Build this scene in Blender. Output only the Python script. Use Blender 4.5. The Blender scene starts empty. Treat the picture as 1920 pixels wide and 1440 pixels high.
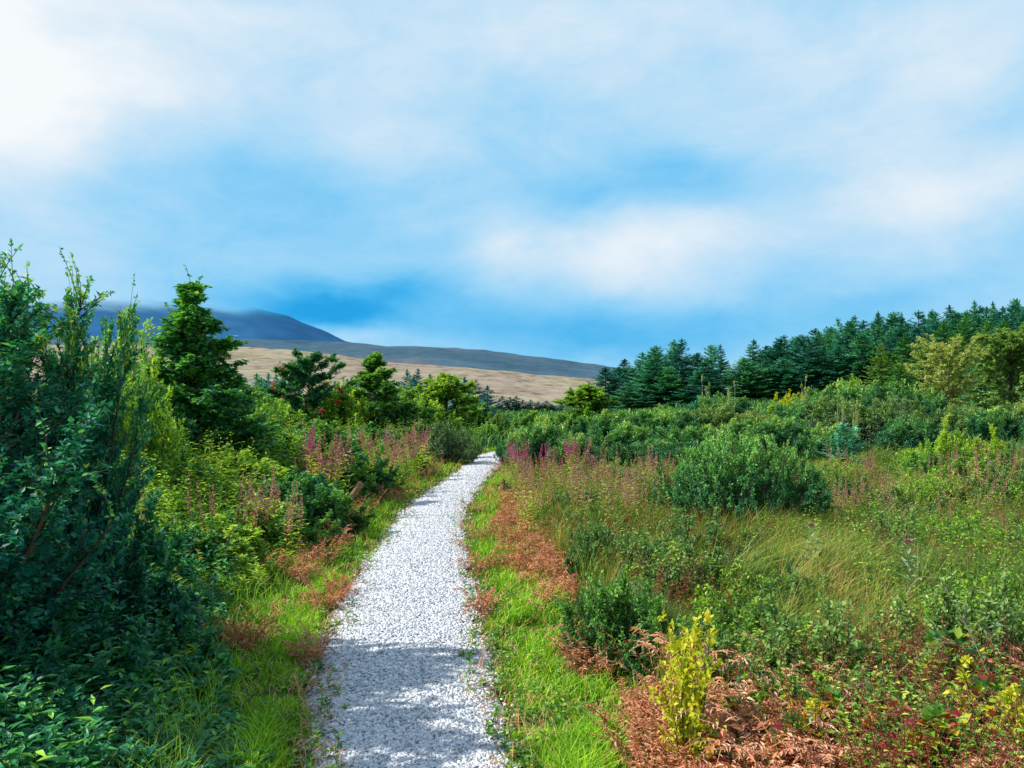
import bpy, math
import numpy as np
PI = math.pi
rng = np.random.default_rng(7)
sc = bpy.context.scene
COL = sc.collection
EYE = 1.7; F = 1450.0; CX = 960.0; YH = 750.0

# ------------------------------------------------------------------ basics
def nrm(a): return a / np.maximum(np.linalg.norm(a, axis=-1, keepdims=True), 1e-9)
def rv(n, r=rng): return nrm(r.normal(size=(n, 3)))
def smooth(a, b, x):
    t = np.clip((np.asarray(x, float) - a) / (b - a), 0, 1); return t * t * (3 - 2 * t)
def height(x, y):
    x = np.asarray(x, float); y = np.asarray(y, float)
    h = 0.085 * np.clip(x - 8, 0, 70) * smooth(24, 85, y)
    h = h + 0.055 * np.clip(-x - 3.0, 0, 10) * smooth(2, 8, y) * (1 - smooth(30, 60, y))
    h = h + 0.10 * (1 - smooth(60, 90, y)) * (np.sin(x * 0.9 + y * 0.31) * np.cos(y * 0.45 - x * 0.2)) * smooth(1.4, 4, np.abs(x + 0.8))
    return h
PW = [(-4, -.30, 1.0), (0, -.32, 1.0), (2.5, -.36, .80), (3.57, -.46, .86), (4.48, -.62, .99), (5.48, -.77, 1.07), (7.04, -.91, 1.04), (9.86, -1.10, .88),
      (12.3, -1.18, .84), (16.4, -.97, .76), (20.5, -.72, .78), (23.6, -.50, .86), (25.6, -.02, .95), (26.9, 1.1, 1.0), (27.7, 2.8, 1.0), (28.4, 6, 1.1), (29.5, 14, 1.1), (31, 26, 1.1)]
_p = np.array(PW); _t = np.arange(len(_p)); _tt = np.linspace(0, len(_p) - 1, 420)
def _cr(v):
    i = np.clip(_tt.astype(int), 0, len(v) - 2); f = _tt - i
    m = np.gradient(v); h00 = 2*f**3-3*f**2+1; h10 = f**3-2*f**2+f; h01 = -2*f**3+3*f**2; h11 = f**3-f**2
    return h00*v[i] + h10*m[i] + h01*v[i+1] + h11*m[i+1]
PCY, PCX, PCW = _cr(_p[:, 0]), _cr(_p[:, 1]), _cr(_p[:, 2]) / 2
def pathdist(x, y):
    """distance outside the path edge (negative on it) and the side: -1 left, +1 right"""
    x = np.asarray(x); y = np.asarray(y); out = np.empty(len(x)); side = np.empty(len(x))
    tx = np.gradient(PCX); ty = np.gradient(PCY)
    for s in range(0, len(x), 20000):
        dx = x[s:s+20000, None] - PCX; dy = y[s:s+20000, None] - PCY
        d = np.hypot(dx, dy); k = d.argmin(1); a = np.arange(len(k))
        out[s:s+20000] = d[a, k] - PCW[k]
        side[s:s+20000] = np.sign(ty[k] * dx[a, k] - tx[k] * dy[a, k])
    return out, side
def at(px, Y): return ((px - CX) / F * Y, Y)
def vnoise(x, y, f, seed=0):
    v = 0; rs = np.random.default_rng(seed)
    for k in range(6):
        a = rs.uniform(0, 2 * PI); ff = f * (1 + 0.45 * k) * rs.uniform(.8, 1.2)
        v = v + np.sin((x * math.cos(a) + y * math.sin(a)) * ff + rs.uniform(0, 6) + 1.3 * np.sin((x * math.sin(a) - y * math.cos(a)) * ff * .7 + rs.uniform(0, 6))) / (1 + .25 * k)
    return v / 3.0

# ------------------------------------------------------------------ mesh build
def build(name, parts, mat, parent=None, smoothshade=False, link=True):
    """parts: list of (V(n,3), F(m,k), tint(n))"""
    V = []; T = []; L = []; S = []; off = 0; lo = 0
    for v, f, t in parts:
        V.append(v); T.append(np.broadcast_to(t, (len(v),)))
        L.append((f + off).ravel()); S.append(lo + np.arange(len(f)) * f.shape[1])
        lo += f.size; off += len(v)
    V = np.concatenate(V).astype(np.float32); T = np.concatenate(T).astype(np.float32)
    L = np.concatenate(L).astype(np.int32); S = np.concatenate(S).astype(np.int32)
    me = bpy.data.meshes.new(name)
    me.vertices.add(len(V)); me.vertices.foreach_set('co', V.ravel())
    me.loops.add(len(L)); me.loops.foreach_set('vertex_index', L)
    me.polygons.add(len(S)); me.polygons.foreach_set('loop_start', S)
    at_ = me.attributes.new('tint', 'FLOAT', 'POINT'); at_.data.foreach_set('value', T)
    me.update(calc_edges=True); me.validate()
    if smoothshade: me.polygons.foreach_set('use_smooth', np.ones(len(S), bool))
    me.materials.append(mat)
    o = bpy.data.objects.new(name, me)
    if link: COL.objects.link(o)
    if parent is not None: o.parent = parent
    return o
def leaf(P, D, N, L, W, tint, fold=.18, droop=.0):
    n = len(P); D = nrm(D); S = nrm(np.cross(D, N)); N = np.cross(S, D)
    L = np.broadcast_to(L, (n,))[:, None]; W = np.broadcast_to(W, (n,))[:, None]
    V = np.stack([P, P + D * L * .42 + S * W * .5 + N * W * fold, P + D * L - N * L * droop, P + D * L * .42 - S * W * .5 + N * W * fold], 1).reshape(-1, 3)
    b = (np.arange(n) * 4)[:, None]
    Fc = np.concatenate([b + np.array([0, 1, 2]), b + np.array([0, 2, 3])], 0)
    return V, Fc, np.repeat(np.broadcast_to(tint, (n,)), 4)
def tubes(P, R, k=4, tint=.5):
    """P (n,m,3), R (n,m)"""
    n, m, _ = P.shape
    T = nrm(np.gradient(P, axis=1)); ref = np.where(np.abs(T[..., 2:3]) > .8, [1., 0, 0], [0., 0, 1])
    A = nrm(np.cross(T, ref)); B = np.cross(T, A)
    ang = np.arange(k) * 2 * PI / k
    V = P[:, :, None] + R[:, :, None, None] * (A[:, :, None] * np.cos(ang)[:, None] + B[:, :, None] * np.sin(ang)[:, None])
    idx = np.arange(n * m * k).reshape(n, m, k)
    a = idx[:, :-1]; b = idx[:, 1:]
    Fc = np.stack([a, np.roll(a, -1, 2), np.roll(b, -1, 2), b], -1).reshape(-1, 4)
    return V.reshape(-1, 3), Fc, np.full(n * m * k, tint)
def blades(P, lean, Hh, W, tint, base_tint=0.0):
    n = len(P); up = np.array([0, 0, 1.]); lean = np.asarray(lean)
    S = nrm(np.cross(lean + up * .2 + rv(n) * .5, up)); Hh = np.broadcast_to(Hh, (n,))[:, None]; W = np.broadcast_to(W, (n,))[:, None]
    M = P + (up + lean * .45) * Hh * .55; Tp = P + (up * (1 - .25 * np.linalg.norm(lean, axis=1, keepdims=True)) + lean) * Hh
    V = np.stack([P - S * W * .5, P + S * W * .5, M + S * W * .42, M - S * W * .42, Tp], 1).reshape(-1, 3)
    b = (np.arange(n) * 5)[:, None]
    t = np.broadcast_to(tint, (n,))
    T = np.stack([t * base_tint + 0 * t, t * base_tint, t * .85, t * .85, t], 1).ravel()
    return [(V, b + np.array([0, 1, 2, 3]), T), (V, b + np.array([3, 2, 4]), T)]
def merge_blades(pp):
    (V, F4, T), (_, F3, _) = pp
    # one vertex block, two face sizes: quads split into triangles
    F_ = np.concatenate([F4[:, [0, 1, 2]], F4[:, [0, 2, 3]], F3], 0)
    return V, F_, T

# ------------------------------------------------------------------ materials
def newmat(name):
    m = bpy.data.materials.new(name); m.use_nodes = True; nt = m.node_tree; nt.nodes.clear(); return m, nt
def N_(nt, typ, **kw):
    n = nt.nodes.new(typ)
    for k, v in kw.items():
        if k.startswith('i_'): n.inputs[int(k[2:]) if k[2:].isdigit() else k[2:]].default_value = v
        else: setattr(n, k, v)
    return n
def ramp(nt, stops):
    r = nt.nodes.new('ShaderNodeValToRGB'); e = r.color_ramp.elements
    while len(e) < len(stops): e.new(.5)
    for i, (p, c) in enumerate(stops): e[i].position = p; e[i].color = (*c, 1)
    return r
def math_(nt, op, a, b=None, c=None):
    n = nt.nodes.new('ShaderNodeMath'); n.operation = op
    for i, v in enumerate((a, b, c)):
        if v is None: continue
        if isinstance(v, (int, float)): n.inputs[i].default_value = v
        else: nt.links.new(v, n.inputs[i])
    return n.outputs[0]
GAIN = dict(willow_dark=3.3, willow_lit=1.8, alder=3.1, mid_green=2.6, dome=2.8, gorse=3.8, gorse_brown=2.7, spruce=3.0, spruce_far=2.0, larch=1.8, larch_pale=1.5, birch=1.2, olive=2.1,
            bluegreen=2.3, yellow_green=1.55, herb=1.75, herb_dark=2.5, meadow=1.2, rush=1.7, verge=1.45)
def leafmat(name, stops, trans=.3, rough=.5, spec=.3, nscale=1.5, namt=.35, objrand=.12, gain=1.0):
    """foliage: colour picked by each leaf's own tint plus a slow noise through space"""
    m, nt = newmat(name); lk = nt.links.new
    a = N_(nt, 'ShaderNodeAttribute', attribute_name='tint')
    g = nt.nodes.new('ShaderNodeNewGeometry')
    no = N_(nt, 'ShaderNodeTexNoise'); no.inputs['Scale'].default_value = nscale; no.inputs['Detail'].default_value = 2
    lk(g.outputs['Position'], no.inputs['Vector'])
    oi = nt.nodes.new('ShaderNodeObjectInfo')
    v = math_(nt, 'MULTIPLY_ADD', no.outputs[0], 2 * namt, -namt)
    v = math_(nt, 'ADD', a.outputs['Fac'], v)
    v = math_(nt, 'ADD', v, math_(nt, 'MULTIPLY_ADD', oi.outputs['Random'], 2 * objrand, -objrand))
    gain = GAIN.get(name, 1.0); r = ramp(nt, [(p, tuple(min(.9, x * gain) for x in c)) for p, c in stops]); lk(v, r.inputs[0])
    p = N_(nt, 'ShaderNodeBsdfPrincipled'); p.inputs['Roughness'].default_value = rough; p.inputs['Specular IOR Level'].default_value = spec
    lk(r.outputs[0], p.inputs['Base Color'])
    t = nt.nodes.new('ShaderNodeBsdfTranslucent')
    hv = N_(nt, 'ShaderNodeMixRGB', blend_type='MULTIPLY'); hv.inputs[0].default_value = 1; hv.inputs[2].default_value = (1.25, 1.25, .5, 1)
    lk(r.outputs[0], hv.inputs[1]); lk(hv.outputs[0], t.inputs[0])
    mx = nt.nodes.new('ShaderNodeMixShader'); mx.inputs[0].default_value = trans
    lk(p.outputs[0], mx.inputs[1]); lk(t.outputs[0], mx.inputs[2])
    o = nt.nodes.new('ShaderNodeOutputMaterial'); lk(mx.outputs[0], o.inputs[0])
    return m
def plainmat(name, stops, scale=8, detail=5, rough=.85, bump=.3, bscale=None, coord='Object', stretch=(1, 1, 1)):
    m, nt = newmat(name); lk = nt.links.new
    tc = nt.nodes.new('ShaderNodeTexCoord'); mp = nt.nodes.new('ShaderNodeMapping'); mp.inputs['Scale'].default_value = stretch
    lk(tc.outputs[coord], mp.inputs[0])
    no = N_(nt, 'ShaderNodeTexNoise'); no.inputs['Scale'].default_value = scale; no.inputs['Detail'].default_value = detail; no.inputs['Roughness'].default_value = .65
    lk(mp.outputs[0], no.inputs['Vector'])
    r = ramp(nt, stops); lk(no.outputs[0], r.inputs[0])
    p = N_(nt, 'ShaderNodeBsdfPrincipled'); p.inputs['Roughness'].default_value = rough; p.inputs['Specular IOR Level'].default_value = .15
    lk(r.outputs[0], p.inputs['Base Color'])
    if bump:
        n2 = N_(nt, 'ShaderNodeTexNoise'); n2.inputs['Scale'].default_value = bscale or scale * 3; n2.inputs['Detail'].default_value = 5
        lk(mp.outputs[0], n2.inputs['Vector'])
        b = nt.nodes.new('ShaderNodeBump'); b.inputs['Strength'].default_value = bump; lk(n2.outputs[0], b.inputs['Height']); lk(b.outputs[0], p.inputs['Normal'])
    o = nt.nodes.new('ShaderNodeOutputMaterial'); lk(p.outputs[0], o.inputs[0])
    return m
M = {}
M['bark'] = plainmat('bark', [(.3, (.05, .035, .025)), (.7, (.16, .12, .09))], 20)
M['pale_bark'] = plainmat('pale_bark', [(.3, (.25, .24, .15)), (.7, (.5, .5, .34))], 20)
M['willow_dark'] = leafmat('willow_dark', [(.1, (.004, .045, .04)), (.5, (.010, .095, .055)), (.75, (.05, .18, .05)), (1, (.26, .38, .03))], trans=.28, spec=.35, rough=.48, nscale=.9)  # ramp carries the shadow teal and the sunlit yellow-green of the upper shoots
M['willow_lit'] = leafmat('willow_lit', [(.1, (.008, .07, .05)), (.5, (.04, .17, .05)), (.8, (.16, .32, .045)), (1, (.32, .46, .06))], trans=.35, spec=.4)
M['alder'] = leafmat('alder', [(.1, (.004, .040, .028)), (.5, (.020, .095, .03)), (.85, (.075, .19, .032)), (1, (.15, .25, .05))], trans=.28, spec=.3)
M['yellow_green'] = leafmat('yellow_green', [(.0, (.03, .10, .03)), (.4, (.12, .26, .03)), (.75, (.28, .43, .04)), (1, (.48, .55, .07))], trans=.35)
M['mid_green'] = leafmat('mid_green', [(.0, (.012, .05, .022)), (.4, (.045, .13, .028)), (.75, (.125, .23, .032)), (1, (.24, .31, .06))], trans=.3)
M['dome'] = leafmat('dome', [(.0, (.008, .05, .028)), (.4, (.035, .13, .035)), (.75, (.15, .27, .055)), (1, (.36, .42, .14))], trans=.28, namt=.2)
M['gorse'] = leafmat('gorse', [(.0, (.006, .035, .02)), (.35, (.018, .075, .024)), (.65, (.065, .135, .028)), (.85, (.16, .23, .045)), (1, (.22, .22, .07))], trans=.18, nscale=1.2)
M['gorse_brown'] = leafmat('gorse_brown', [(.0, (.03, .05, .03)), (.4, (.06, .12, .03)), (.8, (.13, .2, .04)), (1, (.24, .14, .09))], trans=.15, nscale=1.4, namt=.5)
M['spruce'] = leafmat('spruce', [(.0, (.004, .05, .045)), (.5, (.014, .105, .070)), (1, (.06, .18, .06))], trans=.12, rough=.6, nscale=.25, namt=.25, objrand=.3)
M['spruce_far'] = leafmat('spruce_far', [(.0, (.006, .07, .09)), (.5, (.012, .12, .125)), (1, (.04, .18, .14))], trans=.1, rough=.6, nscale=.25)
M['larch'] = leafmat('larch', [(.0, (.01, .10, .03)), (.5, (.05, .19, .03)), (1, (.17, .31, .035))], trans=.2, rough=.6, nscale=.2)
M['larch_pale'] = leafmat('larch_pale', [(.0, (.05, .14, .03)), (.5, (.14, .26, .04)), (1, (.28, .38, .06))], trans=.25, rough=.6, nscale=.3)
M['birch'] = leafmat('birch', [(.0, (.14, .20, .05)), (.5, (.32, .40, .10)), (1, (.56, .60, .24))], trans=.35, nscale=.8)
M['olive'] = leafmat('olive', [(.0, (.03, .09, .03)), (.5, (.085, .165, .04)), (1, (.20, .28, .07))], trans=.25, nscale=.8)
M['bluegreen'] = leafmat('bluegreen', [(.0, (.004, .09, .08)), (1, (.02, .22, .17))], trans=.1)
M['verge'] = leafmat('verge', [(.0, (.05, .13, .01)), (.4, (.17, .37, .012)), (.7, (.31, .56, .02)), (1, (.56, .64, .07))], trans=.35, nscale=2.0, namt=.25)
M['meadow'] = leafmat('meadow', [(.0, (.03, .06, .012)), (.3, (.11, .21, .025)), (.6, (.25, .34, .04)), (.8, (.44, .37, .08)), (1, (.50, .26, .15))], trans=.3, nscale=.9, namt=.32)
M['rush'] = leafmat('rush', [(.0, (.015, .04, .01)), (.5, (.05, .12, .02)), (1, (.18, .24, .04))], trans=.15, nscale=2, namt=.2)
M['herb'] = leafmat('herb', [(.0, (.03, .10, .02)), (.35, (.10, .23, .03)), (.7, (.27, .40, .045)), (1, (.50, .48, .10))], trans=.38, nscale=1.0, namt=.3)
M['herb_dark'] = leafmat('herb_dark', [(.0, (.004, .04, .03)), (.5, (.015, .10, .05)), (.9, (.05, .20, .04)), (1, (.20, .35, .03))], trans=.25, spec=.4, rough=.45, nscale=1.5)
M['rust'] = leafmat('rust', [(.0, (.24, .08, .04)), (.3, (.64, .26, .14)), (.65, (.86, .46, .28)), (1, (.88, .66, .50))], trans=.2, rough=.8, spec=.1, nscale=2.5, namt=.3)
M['pink'] = leafmat('pink', [(.0, (.30, .06, .16)), (.5, (.55, .13, .32)), (1, (.72, .32, .50))], trans=.3)
M['magenta'] = leafmat('magenta', [(.0, (.28, .02, .13)), (.5, (.55, .05, .28)), (1, (.75, .2, .5))], trans=.3)
M['faded_pink'] = leafmat('faded_pink', [(.0, (.25, .09, .08)), (.5, (.50, .23, .20)), (1, (.68, .43, .36))], trans=.3)
M['sorrel'] = leafmat('sorrel', [(.0, (.14, .03, .02)), (.5, (.40, .11, .06)), (1, (.55, .25, .15))], trans=.2)
M['redstem'] = leafmat('redstem', [(.0, (.20, .08, .04)), (1, (.30, .18, .07))], trans=0)
M['bramble'] = leafmat('bramble', [(.0, (.02, .09, .02)), (.35, (.08, .24, .03)), (.55, (.32, .46, .03)), (.72, (.75, .62, .03)), (.85, (.55, .10, .06)), (1, (.35, .04, .06))], trans=.3, spec=.4, rough=.4, nscale=3, namt=.3)
M['yellow'] = leafmat('yellow', [(.0, (.22, .34, .02)), (.5, (.55, .62, .03)), (1, (.80, .72, .06))], trans=.35, nscale=3, namt=.15)
M['lime'] = leafmat('lime', [(.0, (.06, .28, .01)), (.5, (.20, .50, .02)), (1, (.40, .62, .04))], trans=.35, nscale=3)
M['berry'] = leafmat('berry', [(.0, (.45, .02, .01)), (1, (.70, .06, .03))], trans=0, rough=.3, spec=.5)
M['thistle'] = leafmat('thistle', [(.0, (.10, .22, .10)), (1, (.36, .50, .28))], trans=.2)
M['litter'] = leafmat('litter', [(.0, (.04, .018, .012)), (1, (.22, .09, .05))], trans=.0, rough=.9)
M['stone'] = leafmat('stone', [(.0, (.22, .24, .27)), (.3, (.54, .57, .60)), (.75, (.80, .82, .85)), (1, (.92, .92, .93))], trans=.0, rough=.8, nscale=30, namt=.12, objrand=0)
M['deadwood'] = plainmat('deadwood', [(.3, (.22, .10, .06)), (.7, (.45, .24, .15))], 14)

# ------------------------------------------------------------------ tagging
def tag(o, label=None, cat=None, group=None, kind=None):
    if label: o['label'] = label
    if cat: o['category'] = cat
    if group: o['group'] = group
    if kind: o['kind'] = kind
    return o
def thing(name):
    e = bpy.data.objects.new(name, None); e.empty_display_size = .2; COL.objects.link(e); return e
_used = set()
def put(proto, label, cat, group=None, loc=(0, 0, 0), rz=0., scale=(1, 1, 1), mats=None, tilt=(0, 0)):
    """first use moves the prototype itself, afterwards a copy of it and of each of its parts"""
    if proto.name in _used:
        r = proto.copy(); COL.objects.link(r)
        for k in ('group',):
            if k in r: del r[k]
        for ch in proto.children:
            c = ch.copy(); COL.objects.link(c); c.parent = r
            for g in ch.children:
                d = g.copy(); COL.objects.link(d); d.parent = c
    else:
        _used.add(proto.name); r = proto
    if mats:
        for c in r.children:
            nm = c.name.split('.')[0]
            if nm in mats:
                c.material_slots[0].link = 'OBJECT'; c.material_slots[0].material = mats[nm]
    r.location = loc; r.rotation_euler = (tilt[0], tilt[1], rz); r.scale = scale
    return tag(r, label, cat, group)
def fit(proto, label, cat, px, ytop, Y, wpx, group=None, mats=None, rz=None, squash=1.0, sink=.05):
    """stand the thing at depth Y so that it is as tall and as wide as the photo shows it"""
    x, y = at(px, Y); g = float(height(x, y)) - sink
    H = EYE + (YH - ytop) / F * Y - g; R = wpx / F * Y / 2
    sx = R / proto['_R']; sz = H / proto['_H']
    return put(proto, label, cat, group, (x, y, g), rng.uniform(0, 6.28) if rz is None else rz, (sx, sx, sz), mats)

# ------------------------------------------------------------------ plants
def bez(A, B, C, m):
    t = np.linspace(0, 1, m)[None, :, None]
    return (1 - t)**2 * A[:, None] + 2 * t * (1 - t) * B[:, None] + t**2 * C[:, None]
def sample_paths(Pm, n, t0, t1, r, weight=None):
    i = r.choice(len(Pm), n, p=weight); t = r.uniform(t0, t1, n) * (Pm.shape[1] - 1)
    k = np.clip(t.astype(int), 0, Pm.shape[1] - 2); f = (t - k)[:, None]
    a = Pm[i, k]; b = Pm[i, k + 1]
    return a * (1 - f) + b * f, nrm(b - a), i, t / (Pm.shape[1] - 1)
def foliage(primary, r, nsub, sublen, nleaf, L, W, subt=(.25, 1), spread=.9, lift=.25, tint=(.25, .8), droop=0., clump=.0, centre=None, toplit=.0, H=1, taper=0.):
    """side twigs grow off the primaries, leaves along the twigs"""
    w = np.linalg.norm(primary[:, -1] - primary[:, 0], axis=1); w = w / w.sum()
    P, T, i, t = sample_paths(primary, nsub, subt[0], subt[1], r, w)
    out = nrm(P - np.array([0, 0, P[:, 2].mean() * .4]) if centre is None else P - centre)
    D = nrm(T * .6 + nrm(out * .6 + rv(nsub, r) * .8) * spread + np.array([0, 0, lift]))
    ln = sublen * r.uniform(.5, 1.2, nsub) * (1.15 - .55 * t) * (1 + taper * (.25 - np.clip(P[:, 2] / H, 0, 1) * 1.1))
    E = P + D * ln[:, None]; Cn = (P + E) / 2 + np.array([0, 0, 1.]) * ln[:, None] * .1
    E = E + np.array([0, 0, -1.]) * ln[:, None] * droop
    subs = bez(P, Cn, E, 5)
    Q, TQ, j, tq = sample_paths(subs, nleaf, .12, 1.0, r)
    n = len(Q); Dl = nrm(TQ * .7 + rv(n, r)); Nn = nrm(rv(n, r) * .7 + np.array([0, 0, 1.]) + out[j] * .4)
    Q = Q + rv(n, r) * L * .4
    ti = r.uniform(tint[0], tint[1], n) + (r.uniform(-.12, .12, len(subs)))[j] + toplit * (Q[:, 2] / H - .5)  # tint climbs with height: sunlit tops and shaded bases put into leaf colour
    s = r.uniform(.65, 1.25, n)
    return subs, leaf(Q, Dl, Nn, L * s, W * s, np.clip(ti, 0, 1), droop=.1)
def measure(root, parts):
    """true height and radius of the foliage, for standing it at its real size"""
    V = np.concatenate([p[0] for p in parts]); root['_H'] = float(V[:, 2].max()); root['_R'] = float(np.percentile(np.abs(V[:, 0]), 97.5))
def shrub(name, H, R, nst, nsub, nleaf, L, W, mat, seed, bark='bark', shape='dome', sublen=.35, tint=(.25, .8), lift=.3, spread=.9, toplit=.25, irr=.15, t0=.2, shoots=0):
    r = np.random.default_rng(seed)
    th = r.uniform(0, 2 * PI, nst); q = np.sqrt(r.uniform(0, 1, nst))
    if shape == 'dome': z = H * .82 * np.sqrt(np.clip(1 - (q * .93)**2, .06, 1)) * r.uniform(1 - irr, 1, nst)
    elif shape == 'cone': z = H * .9 * (1 - q * .75) * r.uniform(1 - irr, 1, nst)
    else: z = H * .95 * (1 - .3 * q**2) * (1 - irr * 2.4 * (1 - r.uniform(0, 1, nst)**1.8))
    q = q * .82
    lobes = 1 + irr * np.sin(th * 3 + seed) + irr * .6 * np.sin(th * 5 + seed * 2)
    E = np.stack([np.cos(th) * q * R * lobes, np.sin(th) * q * R * lobes, z], 1)
    A = np.stack([np.cos(th) * q * R * .18, np.sin(th) * q * R * .18, np.zeros(nst)], 1)
    if shape == 'dome': B = E * np.array([.75, .75, .25]) + rv(nst, r) * R * .06
    else: B = E * np.array([.55, .55, .5]) + rv(nst, r) * R * .1
    prim = bez(A, B, E, 9)
    prim[:, 1:] += r.normal(size=(nst, 8, 3)) * R * .012
    subs, lf = foliage(prim, r, nsub, sublen, nleaf, L, W, (t0, 1), spread, lift, tint, H=H, toplit=toplit)
    root = thing(name)
    rad = np.linspace(1, .25, 9)[None] * r.uniform(.7, 1.2, (nst, 1)) * max(.006, H * .008)
    leaves_ = [lf]
    wood = [tubes(prim, rad)] + [tubes(subs, np.linspace(1, .3, 5)[None] * np.full((len(subs), 1), max(.0025, H * .0022)), 3)]
    if shoots:
        i = r.choice(nst, shoots); P = prim[i, -1]; D = nrm(np.array([0, 0, 1.]) + rv(shoots, r) * .22); ln = H * r.uniform(.04, .13, shoots)
        sp = bez(P, P + D * ln[:, None] * .5, P + D * ln[:, None] + rv(shoots, r) * .04 * H, 5)
        Q, T, j, t = sample_paths(sp, shoots * 26, 0, 1, r)
        leaves_.append(leaf(Q, nrm(T * .6 + rv(len(Q), r)), nrm(rv(len(Q), r) + [0, 0, 1.]), L * r.uniform(.5, 1, len(Q)), W * .9, np.clip(r.uniform(.6, 1, len(Q)), 0, 1)))
        wood.append(tubes(sp, np.linspace(1, .3, 5)[None] * np.full((shoots, 1), .004), 3))
    build('stem', wood, M[bark], root)
    build('foliage', leaves_, M[mat], root)
    measure(root, leaves_)
    return root
def tree(name, H, R, nbr, nsub, nleaf, L, W, mat, seed, bark='bark', env='oval', t0=.15, angle=.5, sublen=.4, tint=(.2, .8), trunk_r=.05, toplit=.2, droop=0., spread=.9, shoots=0):
    r = np.random.default_rng(seed)
    m = 14; tz = np.linspace(0, 1, m)
    wob = np.cumsum(r.normal(size=(m, 2)) * H * .006, 0)
    trunk = np.column_stack([wob, tz * H * .97])
    t = np.sort(r.uniform(t0, .97, nbr)); u = (t - t0) / (1 - t0)
    if env == 'oval': e = np.sin(np.clip(u * .85 + .15, 0, 1) * PI) ** .6
    elif env == 'cone': e = (1 - u) ** .9 * (.65 + .35 * np.minimum(1, u * 6))
    else: e = (1 - u ** 2.2) * (.5 + .5 * np.minimum(1, u * 4)) 
    e = np.maximum(e, .06) * r.uniform(.5, 1.15, nbr)
    az = np.arange(nbr) * 2.4 + r.uniform(-.5, .5, nbr)
    base = np.column_stack([np.interp(t, tz, trunk[:, 0]), np.interp(t, tz, trunk[:, 1]), t * H * .97])
    ang = angle + (.2 if env == 'cone' else .5) * u
    D = np.column_stack([np.cos(az) * np.cos(ang), np.sin(az) * np.cos(ang), np.sin(ang)])
    ln = R * .8 * e / np.maximum(np.cos(ang), .3) * .95
    E = base + D * ln[:, None] - np.array([0, 0, 1.]) * (ln * droop)[:, None]; Bc = base + D * ln[:, None] * .5 + np.array([0, 0, 1.]) * ln[:, None] * .06
    prim = bez(base, Bc, E, 8); prim[:, 1:] += r.normal(size=(nbr, 7, 3)) * R * .015
    alls = prim
    subs, lf = foliage(alls, r, nsub, sublen, nleaf, L, W, (.15, 1), spread, .15, tint, H=H, toplit=toplit, centre=np.array([0, 0, H * .45]), taper=.75 if env == 'cone' else .3)
    root = thing(name)
    leaves_ = [lf]
    wood2 = [tubes(prim, np.linspace(1, .2, 8)[None] * (trunk_r * .35 * r.uniform(.6, 1, (nbr, 1)))), tubes(subs, np.linspace(1, .3, 5)[None] * np.full((len(subs), 1), trunk_r * .07), 3)]
    if shoots:
        P, T, j, _ = sample_paths(prim, shoots, .8, 1, r); D = nrm(np.array([0, 0, 1.]) + rv(shoots, r) * .35); l2 = H * r.uniform(.05, .13, shoots)
        sp = bez(P, P + D * l2[:, None] * .5, P + D * l2[:, None], 5)
        Q, T, j, _ = sample_paths(sp, shoots * 16, 0, 1, r)
        leaves_.append(leaf(Q, nrm(T * .5 + rv(len(Q), r)), nrm(rv(len(Q), r) + [0, 0, 1.]), L * .8, W * .8, r.uniform(.4, .9, len(Q))))
        wood2.append(tubes(sp, np.full((shoots, 5), trunk_r * .06), 3))
    # leader leaves
    k = nleaf // 40; tl = r.uniform(.85, 1, k)
    Q = np.column_stack([np.interp(tl, tz, trunk[:, 0]), np.interp(tl, tz, trunk[:, 1]), tl * H * .97]) + rv(k, r) * L
    leaves_.append(leaf(Q, rv(k, r) + [0, 0, .5], rv(k, r) + [0, 0, 1.], L, W, r.uniform(tint[0], 1, k)))
    tr = build('trunk', [tubes(trunk[None], (trunk_r * (1 - tz * .85))[None], 7)], M[bark], root, True)
    build('branches', wood2, M[bark], root)
    build('crown', leaves_, M[mat], root)
    measure(root, leaves_)
    return root
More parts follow.
